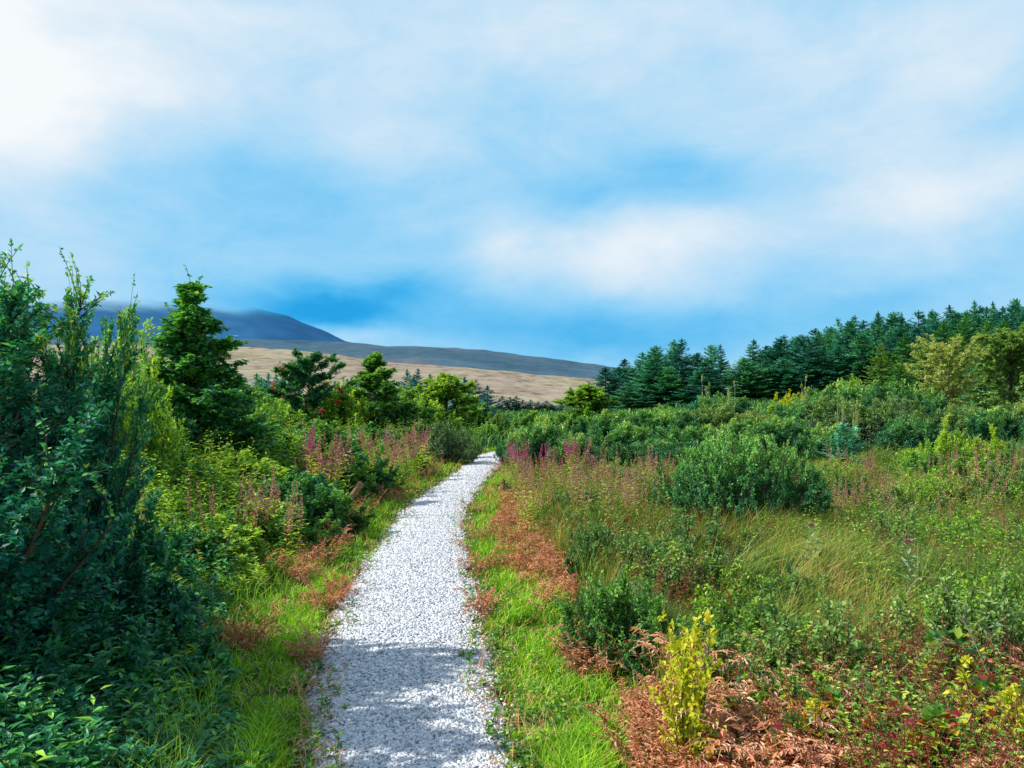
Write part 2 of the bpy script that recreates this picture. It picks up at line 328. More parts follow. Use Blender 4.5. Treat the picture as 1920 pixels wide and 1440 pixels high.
def conifer(name, H, R, mat, seed, whorls=34, per=7, nstrip=44, t0=.06, droopy=.25, L=.46, W=.15, power=.8, bark='bark'):
    r = np.random.default_rng(seed)
    tz = np.linspace(0, 1, 12); wob = np.cumsum(r.normal(size=(12, 2)) * H * .003, 0)
    trunk = np.column_stack([wob, tz * H])
    n = whorls * per; t = np.repeat(np.linspace(t0, .965, whorls), per) + r.uniform(-.022, .022, n); u = (t - t0) / (1 - t0)
    side = 1 + .18 * np.sin(np.arange(n) * 1.7 + seed)
    ln = R * np.maximum(1 - u, .02) ** power * r.uniform(.68, 1.12, n) * side
    az = r.uniform(0, 2 * PI, n); up = -.10 + .75 * u
    D = nrm(np.column_stack([np.cos(az), np.sin(az), up]))
    base = np.column_stack([np.interp(t, tz, trunk[:, 0]), np.interp(t, tz, trunk[:, 1]), t * H])
    E = base + D * ln[:, None]; Bc = base + D * ln[:, None] * .55 - np.array([0, 0, 1.]) * (ln * droopy * .8)[:, None]
    prim = bez(base, Bc, E, 6)
    w = ln / ln.sum()
    P, T, i, tt = sample_paths(prim, n * nstrip, .08, 1, r, w)
    k = len(P); lat = nrm(np.cross(T, [0, 0, 1.])) * np.where(r.uniform(size=k) < .5, 1, -1)[:, None]
    Dl = nrm(lat * r.uniform(.3, 1, (k, 1)) + T * .9 + np.array([0, 0, 1.]) * r.uniform(-.45, .25, (k, 1)))
    s = r.uniform(.6, 1.2, k) * (.5 + .5 * np.clip(ln[i] / R * 1.6, 0, 1))
    lf = leaf(P, Dl, rv(k, r) * .5 + [0, 0, 1.], L * s, W * s, np.clip(r.uniform(.1, .8, k) + .25 * (tt - .5), 0, 1), fold=-.3)
    k2 = 110; tl = r.uniform(.88, 1.0, k2)
    Q = np.column_stack([np.interp(tl, tz, trunk[:, 0]), np.interp(tl, tz, trunk[:, 1]), tl * H])
    lf2 = leaf(Q, rv(k2, r) * .8 + [0, 0, .3], rv(k2, r), L * (.12 + 4.5 * (1 - tl)), W * .7, r.uniform(.2, .9, k2))
    root = thing(name)
    build('trunk', [tubes(trunk[None], (H * .011 * (1 - tz * .9))[None], 6)], M[bark], root, True)
    build('branches', [tubes(prim, np.linspace(1, .3, 6)[None] * (ln[:, None] * .01 + .004), 3)], M[bark], root)
    build('crown', [lf, lf2], M[mat], root)
    measure(root, [lf, lf2])
    return root
def herb_geo(P, Hh, r, nl=22, L=.07, W=.018, tint=(.2, .9), leanamt=.18, top=1.0, t0=.1):
    """many upright leafy stems at once: returns stem tubes and leaves"""
    n = len(P); Hh = np.broadcast_to(Hh, (n,))
    lean = rv(n, r) * [1, 1, 0] * leanamt
    E = P + (np.array([0, 0, 1.]) + lean) * Hh[:, None]
    st = bez(P, P + np.array([0, 0, .5]) * Hh[:, None] + lean * .1, E, 4)
    tt = np.tile(np.linspace(t0, top, nl), (n, 1)) + r.uniform(-.02, .02, (n, nl))
    k = np.clip((tt * 3).astype(int), 0, 2); f = np.clip(tt * 3 - k, 0, 1.05)[..., None]
    idx = np.arange(n)[:, None]
    Q = (st[idx, k] * (1 - f) + st[idx, k + 1] * f).reshape(-1, 3)
    az = (np.arange(nl) * 2.4)[None] + r.uniform(0, 6.28, (n, 1))
    D = np.stack([np.cos(az), np.sin(az), np.full_like(az, .35) + r.uniform(-.3, .4, az.shape)], -1).reshape(-1, 3)
    s = (1.15 - .6 * np.abs(tt - .45)).ravel() * r.uniform(.7, 1.2, n * nl)
    ti = np.clip(r.uniform(tint[0], tint[1], n * nl) + np.repeat(r.uniform(-.15, .15, n), nl) + .25 * (tt.ravel() - .5), 0, 1)
    return tubes(st, np.linspace(1, .4, 4)[None] * np.full((n, 1), .0035), 3, .4), leaf(Q, D, rv(n * nl, r) * .3 + [0, 0, 1.], L * s, W * s, ti, droop=.15), E
def flower(name, H, mat, seed, spike=.3, n=3, leafmat_='herb', spread=.08, petal=.018):
    r = np.random.default_rng(seed); root = thing(name)
    P = np.column_stack([r.normal(size=n) * spread, r.normal(size=n) * spread, np.zeros(n)])
    st, lf, E = herb_geo(P, H * r.uniform(.8, 1, n), r, 26, .10, .02, top=.72, leanamt=.08)
    build('stem', [st], M['redstem'], root); build('leaves', [lf], M[leafmat_], root)
    k = 110; parts = []
    for j in range(n):
        t = r.uniform(0, 1, k); b = P[j] * 1 + (E[j] - P[j]) * (1 - spike)
        Q = b + (E[j] - b) * t[:, None] * 1.02; az = r.uniform(0, 6.28, k); rad = .035 * (1.1 - t)
        D = np.column_stack([np.cos(az), np.sin(az), np.full(k, .45)])
        build('flower_spike', [leaf(Q + D * rad[:, None] * .6, D + rv(k, r) * .6, rv(k, r), petal * 1.6 * (1.2 - .6 * t), petal * (1.2 - .6 * t), r.uniform(0, 1, k))], M[mat], root)
    root['_H'] = H; root['_R'] = .15
    return root
def fronds(P, az, Ls, r, npin=14, tint=(.2, .9), curl=.6, arch=.7, W=.11):
    n = len(P); m = 6; s = np.linspace(0, 1, m)
    out = np.stack([np.cos(az), np.sin(az), 0 * az], -1); Ls = np.broadcast_to(Ls, (n,))[:, None]
    E = P + (out * .8 + np.array([0, 0, 1.]) * (arch - curl)) * Ls; B = P + (out * .3 + np.array([0, 0, 1.]) * arch) * Ls
    st = bez(P, B, E, m)
    tt = np.tile(np.linspace(.15, 1, npin), (n, 1)); k = np.clip((tt * (m - 1)).astype(int), 0, m - 2); f = (tt * (m - 1) - k)[..., None]
    idx = np.arange(n)[:, None]
    Q = st[idx, k] * (1 - f) + st[idx, k + 1] * f; T = nrm(st[idx, k + 1] - st[idx, k])
    lat = nrm(np.cross(T, [0, 0, 1.])); parts = [tubes(st, np.full((n, m), .0025), 3, .4)]
    for sg in (-1, 1):
        D = (lat * sg + T * .4 + rv(n * npin, r).reshape(n, npin, 3) * .45).reshape(-1, 3)
        ls = (W * Ls * np.sin(np.clip(tt * 1.0, 0, 1) * 2.6 + .3)).ravel().clip(.012, None) * 2 * r.uniform(.6, 1.2, n * npin)
        parts.append(leaf(Q.reshape(-1, 3), D, rv(n * npin, r) * .6 + [0, 0, 1.], ls, ls * .26, np.clip(r.uniform(tint[0], tint[1], n * npin), 0, 1), droop=.25))
    return parts
def scatter(n, xr, yr, dens=None, power=1.0, seed=1):
    """points over the ground, thinning with distance"""
    r = np.random.default_rng(seed); u = r.uniform(0, 1, n)
    if power == 1: Y = yr[0] * (yr[1] / yr[0]) ** u
    else: Y = (yr[0]**(1-power) + u * (yr[1]**(1-power) - yr[0]**(1-power))) ** (1 / (1 - power))
    px = r.uniform(xr[0], xr[1], n); X = (px - CX) / F * Y
    return X, Y
def gp(x, y, dz=0): return np.column_stack([x, y, height(x, y) + dz])

#__SETTING__
# ================================================================== SETTING
# ground: one sheet to the horizon
def ground():
    ys = np.concatenate([np.linspace(-12, 40, 140), np.geomspace(41, 6000, 70)])
    u = np.linspace(-1, 1, 161); u = np.sign(u) * np.abs(u)**1.6
    X = u[None] * (30 + np.clip(ys, 0, None)[:, None] * 1.9); Y = np.repeat(ys[:, None], 161, 1)
    Z = height(X.ravel(), Y.ravel()).reshape(X.shape)
    Z = np.where(Y > 200, Z * (1 - smooth(200, 300, Y)) - 2 * smooth(200, 300, Y), Z)
    V = np.stack([X, Y, Z], -1).reshape(-1, 3); i = np.arange(len(V)).reshape(X.shape)
    Fc = np.stack([i[:-1, :-1], i[:-1, 1:], i[1:, 1:], i[1:, :-1]], -1).reshape(-1, 4)
    m, nt = newmat('soil'); lk = nt.links.new
    g = nt.nodes.new('ShaderNodeNewGeometry')
    n1 = N_(nt, 'ShaderNodeTexNoise'); n1.inputs['Scale'].default_value = 1.3; n1.inputs['Detail'].default_value = 8; lk(g.outputs['Position'], n1.inputs['Vector'])
    r1 = ramp(nt, [(.3, (.03, .045, .015)), (.45, (.07, .10, .02)), (.55, (.10, .15, .03)), (.7, (.16, .08, .045))]); lk(n1.outputs[0], r1.inputs[0])
    n2 = N_(nt, 'ShaderNodeTexNoise'); n2.inputs['Scale'].default_value = 40; n2.inputs['Detail'].default_value = 4; lk(g.outputs['Position'], n2.inputs['Vector'])
    b = nt.nodes.new('ShaderNodeBump'); b.inputs['Strength'].default_value = .6; b.inputs['Distance'].default_value = .05; lk(n2.outputs[0], b.inputs['Height'])
    p = N_(nt, 'ShaderNodeBsdfPrincipled'); p.inputs['Roughness'].default_value = .95; p.inputs['Specular IOR Level'].default_value = .1
    lk(r1.outputs[0], p.inputs['Base Color']); lk(b.outputs[0], p.inputs['Normal'])
    o = nt.nodes.new('ShaderNodeOutputMaterial'); lk(p.outputs[0], o.inputs[0])
    tag(build('ground', [(V, Fc, .5)], m, None, True), kind='structure')
ground()
def path():
    nx = 15; s = np.linspace(-1, 1, nx)
    tx = np.gradient(PCX); ty = np.gradient(PCY); l = np.hypot(tx, ty); nx_, ny_ = ty / l, -tx / l
    rag = 1 + .0 * PCX
    wL = PCW * (1 + .07 * np.sin(PCY * 3.1) + .05 * np.sin(PCY * 7.3 + 1)); wR = PCW * (1 + .06 * np.sin(PCY * 2.7 + 2) + .05 * np.sin(PCY * 8.1))
    W = np.where(s[None] < 0, wL[:, None], wR[:, None]) * s[None] * 1.04
    X = PCX[:, None] + nx_[:, None] * W; Y = PCY[:, None] + ny_[:, None] * W
    Z = height(X.ravel(), Y.ravel()).reshape(X.shape) + .012 + .02 * (1 - np.abs(s)[None]**2)
    V = np.stack([X, Y, Z], -1).reshape(-1, 3); i = np.arange(len(V)).reshape(X.shape)
    Fc = np.stack([i[:-1, :-1], i[:-1, 1:], i[1:, 1:], i[1:, :-1]], -1).reshape(-1, 4)
    sv = np.tile(np.abs(s), len(PCX)); m, nt = newmat('gravel_bed'); lk = nt.links.new
    g = nt.nodes.new('ShaderNodeNewGeometry')
    vo = N_(nt, 'ShaderNodeTexVoronoi'); vo.inputs['Scale'].default_value = 62; lk(g.outputs['Position'], vo.inputs['Vector'])
    sp = nt.nodes.new('ShaderNodeSeparateColor'); lk(vo.outputs['Color'], sp.inputs[0])
    r1 = ramp(nt, [(0, (.22, .24, .27)), (.2, (.42, .45, .48)), (.55, (.62, .64, .66)), (1, (.78, .80, .81))]); lk(sp.outputs[0], r1.inputs[0])
    b = nt.nodes.new('ShaderNodeBump'); b.inputs['Strength'].default_value = .7; b.inputs['Distance'].default_value = .02; b.invert = True; lk(vo.outputs['Distance'], b.inputs['Height'])
    p = N_(nt, 'ShaderNodeBsdfPrincipled'); p.inputs['Roughness'].default_value = .9; p.inputs['Specular IOR Level'].default_value = .2
    ta = N_(nt, 'ShaderNodeAttribute', attribute_name='tint'); dn = N_(nt, 'ShaderNodeTexNoise'); dn.inputs['Scale'].default_value = 3.5; dn.inputs['Detail'].default_value = 7; lk(g.outputs['Position'], dn.inputs['Vector'])
    de = math_(nt, 'ADD', ta.outputs['Fac'], math_(nt, 'MULTIPLY_ADD', dn.outputs[0], .9, -.45)); dr = ramp(nt, [(.82, (0, 0, 0)), (1.1 - .1, (.85, .85, .85))]); lk(de, dr.inputs[0])
    dm = N_(nt, 'ShaderNodeMixRGB'); lk(dr.outputs[0], dm.inputs[0]); lk(r1.outputs[0], dm.inputs[1]); dm.inputs[2].default_value = (.16, .12, .075, 1)
    lk(dm.outputs[0], p.inputs['Base Color']); lk(b.outputs[0], p.inputs['Normal'])
    o = nt.nodes.new('ShaderNodeOutputMaterial'); lk(p.outputs[0], o.inputs[0])
    tag(build('path', [(V, Fc, sv)], m, None, True), kind='structure')
path()
def gravel():
    n = 120000; r = np.random.default_rng(3)
    Y = 2.0 * (24.0 / 2.0) ** r.uniform(0, 1, n)
    k = np.interp(Y, PCY[:300], np.arange(300)); cx = np.interp(k, np.arange(420), PCX); hw = np.interp(k, np.arange(420), PCW)
    e = r.normal(size=n) * .045 + (r.uniform(0, 1, n) < .06) * r.exponential(.09, n)
    X = cx + r.uniform(-1, 1, n) * (hw * (1.0 + .06 * np.sin(Y * 4)) + e)
    s = (.0045 + .006 * r.uniform(0, 1, n)**2) * (1 + .06 * Y) * np.where(Y < 9, 1, 1.0)
    cube = np.array([[-1, -1, -1], [1, -1, -1], [1, 1, -1], [-1, 1, -1], [-1, -1, 1], [1, -1, 1], [1, 1, 1], [-1, 1, 1]], float)
    v = cube[None] * r.uniform(.45, 1.1, (n, 8, 3)) * np.array([1, .8, .6])
    a = r.uniform(0, 2 * PI, n); b = r.uniform(-.5, .5, n)
    ca, sa, cb, sb = np.cos(a)[:, None], np.sin(a)[:, None], np.cos(b)[:, None], np.sin(b)[:, None]
    x1 = v[..., 0] * cb + v[..., 2] * sb; z1 = -v[..., 0] * sb + v[..., 2] * cb
    x2 = x1 * ca - v[..., 1] * sa; y2 = x1 * sa + v[..., 1] * ca
    v = np.stack([x2, y2, z1], -1) * s[:, None, None]
    sn = np.abs(X - cx) / hw
    v += np.column_stack([X, Y, height(X, Y) + .018 + .02 * (1 - np.clip(sn, 0, 1)**2)])[:, None]
    q = np.array([[0, 3, 2, 1], [4, 5, 6, 7], [0, 1, 5, 4], [1, 2, 6, 5], [2, 3, 7, 6], [3, 0, 4, 7]])
    Fc = (np.arange(n) * 8)[:, None, None] + q[None]
    t = np.where(r.uniform(0, 1, n) < .20, r.uniform(.0, .3, n), r.uniform(.35, 1, n))
    tag(build('gravel', [(v.reshape(-1, 3), Fc.reshape(-1, 4), np.repeat(t, 8))], M['stone']), 'white limestone chippings covering the footpath', 'gravel', kind='stuff')
gravel()
def hill(name, line, Y0, Y1, z0, mat, bumps, seed, power=1.0, nx=260, ny=46):
    """hillside rising from depth Y0 to its crest at Y1 and falling away behind"""
    px = np.linspace(line[0][0], line[-1][0], nx); py = np.interp(px, *zip(*line))
    k = np.ones(9) / 9; pys = np.convolve(np.pad(py, 4, 'edge'), k, 'valid')
    zt = EYE + (YH - pys) / F * Y1
    t = np.concatenate([np.linspace(0, 1, ny), [1.04, 1.12, 1.3]])
    X = np.empty((len(t), nx)); Yg = X.copy(); Z = X.copy()
    for i, tt in enumerate(t):
        Y = Y0 + (Y1 - Y0) * tt
        X[i] = (px - CX) / F * Y; Yg[i] = Y
        Z[i] = z0 + (zt - z0) * (tt ** power if tt <= 1 else max(0, 1 - (tt - 1) * 2.2))
    nse = vnoise(X, Yg, 6.0 / (Y1 * .15), seed) + .5 * vnoise(X, Yg, 18.0 / (Y1 * .15), seed + 1) + .3 * vnoise(X, Yg, 60.0 / (Y1 * .15), seed + 2)
    Z += nse * bumps * np.minimum(t, 1)[:, None] * (1.15 - np.minimum(t, 1))[:, None]**.5
    V = np.stack([X, Yg, Z], -1).reshape(-1, 3); i = np.arange(len(V)).reshape(X.shape)
    Fc = np.stack([i[:-1, :-1], i[:-1, 1:], i[1:, 1:], i[1:, :-1]], -1).reshape(-1, 4)
    return tag(build(name, [(V, Fc, .5)], mat, None, True), kind='structure')
def hillmat(name, stops, scale, stretch, fade=None, stops2=None, scale2=.004):
    m, nt = newmat(name); lk = nt.links.new
    g = nt.nodes.new('ShaderNodeNewGeometry'); mp = nt.nodes.new('ShaderNodeMapping'); mp.inputs['Scale'].default_value = stretch; lk(g.outputs['Position'], mp.inputs[0])
    n1 = N_(nt, 'ShaderNodeTexNoise'); n1.inputs['Scale'].default_value = scale; n1.inputs['Detail'].default_value = 9; n1.inputs['Roughness'].default_value = .62; n1.inputs['Distortion'].default_value = .6; lk(mp.outputs[0], n1.inputs['Vector'])
    r1 = ramp(nt, stops); lk(n1.outputs[0], r1.inputs[0]); col = r1.outputs[0]
    if stops2:
        n2 = N_(nt, 'ShaderNodeTexNoise'); n2.inputs['Scale'].default_value = scale * 9; n2.inputs['Roughness'].default_value = .75; n2.inputs['Detail'].default_value = 6; lk(mp.outputs[0], n2.inputs['Vector'])
        r2 = ramp(nt, stops2); lk(n2.outputs[0], r2.inputs[0])
        mx = N_(nt, 'ShaderNodeMixRGB', blend_type='MULTIPLY'); mx.inputs[0].default_value = 1; lk(col, mx.inputs[1]); lk(r2.outputs[0], mx.inputs[2]); col = mx.outputs[0]
    p = N_(nt, 'ShaderNodeBsdfPrincipled'); p.inputs['Roughness'].default_value = 1; p.inputs['Specular IOR Level'].default_value = 0
    lk(col, p.inputs['Base Color']); out = p.outputs[0]
    o = nt.nodes.new('ShaderNodeOutputMaterial')
    if fade:
        sp = nt.nodes.new('ShaderNodeSeparateXYZ'); lk(g.outputs['Position'], sp.inputs[0])
        nz = N_(nt, 'ShaderNodeTexNoise'); nz.inputs['Scale'].default_value = .006; nz.inputs['Detail'].default_value = 5; lk(g.outputs['Position'], nz.inputs['Vector'])
        zz = math_(nt, 'ADD', sp.outputs[2], math_(nt, 'MULTIPLY_ADD', nz.outputs[0], fade[2], -fade[2] * .5))
        zz = math_(nt, 'ADD', zz, math_(nt, 'MULTIPLY', sp.outputs[0], fade[3]))
        mr = nt.nodes.new('ShaderNodeMapRange'); mr.interpolation_type = 'SMOOTHSTEP'; mr.inputs[1].default_value = fade[0]; mr.inputs[2].default_value = fade[1]; lk(zz, mr.inputs[0])  # slope turns transparent with height, standing in for the cloud cap
        tr = nt.nodes.new('ShaderNodeBsdfTransparent'); ms = nt.nodes.new('ShaderNodeMixShader')
        lk(mr.outputs[0], ms.inputs[0]); lk(out, ms.inputs[1]); lk(tr.outputs[0], ms.inputs[2]); out = ms.outputs[0]
    lk(out, o.inputs[0]); return m
moor = hillmat('moor_grass', [(.3, (.20, .17, .14)), (.42, (.29, .26, .17)), (.5, (.38, .33, .23)), (.58, (.33, .26, .21)), (.7, (.20, .20, .12))], .006, (1, .35, 3), stops2=[(.35, (.45, .47, .45)), (.5, (.95, .95, .95)), (.6, (1.1, 1.1, 1.1))])
heath = hillmat('hazed_heather', [(.3, (.05, .11, .16)), (.5, (.085, .15, .20)), (.7, (.15, .16, .19))], .004, (1, .5, 2), stops2=[(.3, (.6, .7, .75)), (.6, (1, 1, 1))])  # ridge heather with the aerial blue of distance mixed into its colour
mount = hillmat('mountain_hazed_heather', [(.3, (.025, .11, .25)), (.6, (.04, .15, .30)), (.8, (.07, .17, .30))], .003, (1, .5, 2), fade=(325, 405, 70, -.08))  # heather turned blue: distance haze and shadow painted into its base colour
hill('moorland', [(-1500, 640), (300, 647), (460, 651), (560, 656), (640, 668), (750, 681), (870, 690), (960, 696), (1050, 707), (1110, 712), (1250, 722), (1900, 735), (3300, 735)], 280, 1100, -6, moor, 3.5, 3, 1.0)
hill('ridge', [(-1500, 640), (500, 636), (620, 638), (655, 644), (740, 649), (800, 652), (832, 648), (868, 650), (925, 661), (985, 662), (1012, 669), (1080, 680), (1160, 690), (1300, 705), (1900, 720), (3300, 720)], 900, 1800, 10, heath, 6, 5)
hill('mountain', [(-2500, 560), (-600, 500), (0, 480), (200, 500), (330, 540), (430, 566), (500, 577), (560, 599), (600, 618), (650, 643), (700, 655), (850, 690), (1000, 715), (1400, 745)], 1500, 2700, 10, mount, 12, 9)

#__THINGS__
# ================================================================== LEFT SIDE
B = lambda s: s
wil = shrub('willow_shrub', 3.0, .95, 50, 1900, 100000, .036, .021, 'willow_dark', 11, shape='up', sublen=.42, tint=(.1, .8), toplit=.7, shoots=40, irr=.24, t0=.03)
wil2 = shrub('willow_shrub', 2.6, .7, 28, 1000, 56000, .036, .020, 'willow_dark', 12, shape='up', sublen=.38, tint=(.2, .9), toplit=.7, shoots=20, irr=.22, t0=.03)
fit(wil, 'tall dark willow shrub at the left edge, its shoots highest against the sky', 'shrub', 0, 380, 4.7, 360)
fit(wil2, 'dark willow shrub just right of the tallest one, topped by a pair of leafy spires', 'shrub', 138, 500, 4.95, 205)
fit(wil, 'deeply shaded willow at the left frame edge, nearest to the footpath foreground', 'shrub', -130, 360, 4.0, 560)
low = shrub('shade_bush', 1.0, .7, 24, 460, 15000, .055, .032, 'herb_dark', 13, shape='dome', sublen=.22, tint=(.05, .75), toplit=.3, irr=.25, t0=.05)
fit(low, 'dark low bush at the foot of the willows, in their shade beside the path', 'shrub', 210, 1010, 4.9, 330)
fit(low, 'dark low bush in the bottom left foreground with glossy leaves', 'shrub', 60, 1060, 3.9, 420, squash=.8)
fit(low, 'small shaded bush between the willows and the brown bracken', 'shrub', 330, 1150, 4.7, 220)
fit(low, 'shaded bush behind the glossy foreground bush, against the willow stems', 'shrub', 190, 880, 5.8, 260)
sap = shrub('willow_sapling', 2.4, .55, 11, 150, 3600, .055, .022, 'willow_lit', 14, shape='up', sublen=.26, tint=(.45, 1), toplit=.3, shoots=10, irr=.3, bark='pale_bark')
fit(sap, 'slender pale green sapling in front of the cloudy mountain, left of the others', 'sapling', 232, 568, 9.5, 90)
fit(sap, 'slender pale green sapling beside the alder, tops against the mountain', 'sapling', 268, 590, 10, 90)
yel = shrub('sallow_bush', 1.9, 1.0, 22, 520, 15000, .055, .026, 'yellow_green', 15, shape='dome', sublen=.3, tint=(.15, .9), toplit=.3, irr=.25)
fit(yel, 'yellow-green sallow bush between the dark willow and the alder', 'shrub', 235, 690, 8.6, 190)
fit(yel, 'yellow-green bush at the left foot of the alder tree', 'shrub', 285, 790, 9.5, 170, mats={'foliage': M['willow_lit']})
ald = tree('alder_tree', 3.9, .95, 84, 1300, 50000, .058, .040, 'alder', 16, env='cone', t0=.04, angle=.8, sublen=.42, tint=(.1, .8), trunk_r=.045, shoots=30)
fit(ald, 'conical dark green alder tree rising above the other bushes on the left', 'tree', 366, 500, 12.5, 215)
mid = shrub('leafy_bush', 2.0, 1.1, 36, 800, 24000, .078, .046, 'mid_green', 17, shape='dome', sublen=.34, tint=(.1, .85), toplit=.3, irr=.28)
for (px, yt, Y, w, mt, lab) in [
    (470, 735, 17, 130, 'mid_green', 'green bush to the right of the alder, below the pale hillside'),
    (520, 745, 20, 110, 'yellow_green', 'light green bush just left of the rowan'),
    (440, 760, 14, 120, 'alder', 'dark bush against the right foot of the alder'),
    (300, 735, 13.5, 150, 'yellow_green', 'pale yellowish bush behind the left edge of the alder'),
    (650, 720, 24, 100, 'yellow_green', 'yellow-green bush filling the gap right of the rowan'),
    (745, 740, 27, 100, 'mid_green', 'green bush below the pale hillside between two taller trees'),
    (580, 775, 17, 180, 'mid_green', 'low green bush in front of the rowan tree'),
    (495, 785, 14.5, 190, 'willow_lit', 'low pale green bush in front of the rowan, on its left'),
    (660, 822, 13.2, 130, 'alder', 'dark upright bush standing by the left of the path, half way along'),
    (615, 838, 12.4, 130, 'mid_green', 'green bush joined to the left of the dark upright one'),
    (560, 872, 10.0, 165, 'alder', 'dark rounded bush above the leaning log on the left'),
    (455, 842, 10.5, 200, 'yellow_green', 'yellow-green bush among the willowherb on the left'),
    (400, 962, 7.4, 215, 'herb', 'bright green bush behind the brown bracken on the left'),
    (490, 925, 8.3, 190, 'mid_green', 'green bush with dark base behind the left brown bracken'),
    (795, 785, 22, 110, 'olive', 'dull olive bush close to the far end of the path'),
    (735, 815, 17.5, 120, 'mid_green', 'green bush among the pink flowers left of the far path'),
    (935, 768, 31, 46, 'olive', 'olive bush standing right behind the far end of the path'),
    (915, 790, 29.5, 50, 'mid_green', 'small green bush at the left behind the path end'),
    (960, 800, 30, 50, 'olive', 'small olive bush at the right behind the path end'),
    (1000, 762, 36, 60, 'mid_green', 'small green bush beyond the path, behind the gorse'),
    (880, 800, 28, 46, 'mid_green', 'low green bush beside the far end of the path, left verge'),
    (165, 628, 8.8, 190, 'mid_green', 'tall green bush behind the gap between the dark willows'),
    (275, 700, 11.5, 170, 'willow_lit', 'pale green bush at the left foot of the slender saplings'),
    (205, 640, 10.5, 190, 'yellow_green', 'tall yellow-green bush right behind the dark willows'),
    (290, 655, 15.5, 180, 'mid_green', 'tall green bush behind the slender saplings'),
    (435, 694, 21, 140, 'mid_green', 'green bush in the row below the pale hillside, next to the alder'),
    (485, 708, 25, 120, 'alder', 'dark green bush in the row below the pale hillside'),
    (535, 716, 28, 110, 'mid_green', 'green bush in the row below the hillside, touching the rowan'),
    (642, 702, 31, 96, 'mid_green', 'green bush seen between the rowan and the pointed bushy tree'),
    (765, 715, 33, 90, 'mid_green', 'green bush at the right foot of the pointed bushy tree'),
    (795, 738, 28, 90, 'yellow_green', 'yellow-green bush in front of the dark far spruces'),
    (885, 748, 38, 80, 'mid_green', 'green bush at the foot of the spruce clump near the path end'),
    (350, 855, 9.6, 160, 'willow_lit', 'pale green bush in front of the alder base'),
    (290, 905, 8.0, 150, 'yellow_green', 'yellow-green bush between dark willows and the alder base'),
    (690, 790, 20, 120, 'alder', 'dark green bush behind the pink flowers'),
    (700, 868, 13.6, 84, 'mid_green', 'rounded green bush at the grass edge just behind the log'),
    (610, 905, 9.6, 120, 'mid_green', 'rounded green bush at the grass edge in front of the log'),
    (520, 885, 9.2, 170, 'willow_lit', 'light green rounded bush among the mauve willowherb'),
    (335, 960, 6.9, 190, 'mid_green', 'rounded green bush between the dark willows and the left bracken'),
    (770, 838, 17, 70, 'mid_green', 'rounded green bush at the right end of the pink flowers'),
    (420, 830, 11.5, 150, 'mid_green', 'rounded mid-green bush right of the alder foot'),
    (1060, 770, 33, 60, 'mid_green', 'green bush at the left of the lime green young tree'),
]:
    fit(mid, lab, 'shrub', px, yt, Y, w, mats={'foliage': M[mt]})
row = tree('rowan_tree', 3.3, 1.0, 40, 600, 24000, .08, .036, 'alder', 21, env='oval', t0=.12, angle=.5, sublen=.34, trunk_r=.045, tint=(.1, .7), shoots=12)
def add_berries(root, n, seed):
    r = np.random.default_rng(seed)
    for k in range(n):
        az = r.uniform(PI, 2 * PI); z = r.uniform(.35, .9); q = .9 * math.sin(z * PI * .85 + .15)**.6
        c = np.array([math.cos(az) * q * .8, math.sin(az) * q * .8, z * 3.3]); m = 24
        P = c + r.normal(size=(m, 3)) * [.032, .032, .03]
        o = np.array([[1, 0, 0], [0, 1, 0], [-1, 0, 0], [0, -1, 0], [0, 0, 1], [0, 0, -1]]) * .022
        V = (P[:, None] + o[None]).reshape(-1, 3)
        Fc = (np.arange(m) * 6)[:, None, None] + np.array([[0, 1, 4], [1, 2, 4], [2, 3, 4], [3, 0, 4], [1, 0, 5], [2, 1, 5], [3, 2, 5], [0, 3, 5]])[None]
        build('berry_cluster', [(V, Fc.reshape(-1, 3), r.uniform(0, 1))], M['berry'], root)
add_berries(row, 15, 4)
fit(row, 'rowan tree with clusters of red berries, standing before the pale hillside', 'tree', 578, 650, 24, 125, rz=.0)
small = tree('rowan_sapling', 3.3, 1.0, 22, 220, 6500, .075, .028, 'mid_green', 23, env='oval', t0=.1, angle=.5, sublen=.34, trunk_r=.03)
add_berries(small, 5, 9)
fit(small, 'small rowan bush with a few red berries to the left of the rowan tree', 'tree', 515, 742, 18.5, 70, rz=0)
hw = tree('hawthorn_tree', 3.4, 1.5, 56, 900, 32000, .085, .058, 'mid_green', 25, env='cone', t0=.03, angle=.45, sublen=.42, tint=(.1, .8), trunk_r=.05, shoots=14)
fit(hw, 'bushy green tree with a pointed top between the rowan and the path', 'tree', 705, 658, 25, 165)
rt = tree('round_tree', 3.4, 1.5, 60, 1100, 34000, .085, .058, 'yellow_green', 26, env='round', t0=.03, angle=.3, sublen=.5, tint=(.0, .8), trunk_r=.05, toplit=.5)
fit(rt, 'rounder yellowish green tree just left of the dark far conifers', 'tree', 835, 697, 33, 120)
fit(rt, 'rounded light green tree at the left foot of the right-hand spruce wood', 'tree', 1100, 718, 42, 112)
fit(hw, 'bright lime green young tree in front of the light green one by the spruces', 'tree', 1102, 762, 25, 48, mats={'crown': M['lime']})
dry = shrub('dead_heather_bush', 1.2, 1.0, 26, 420, 9000, .07, .02, 'rust', 27, shape='dome', sublen=.3, tint=(.0, .6), toplit=.2, irr=.2)
fit(dry, 'brown dried bush close to the far bend of the path, left side', 'shrub', 835, 782, 20.5, 110, mats={'foliage': M['gorse_brown']})
fit(dry, 'brown dried bush just left of the far bend, lower than its neighbour', 'shrub', 868, 800, 22.5, 50, mats={'foliage': M['gorse_brown']})

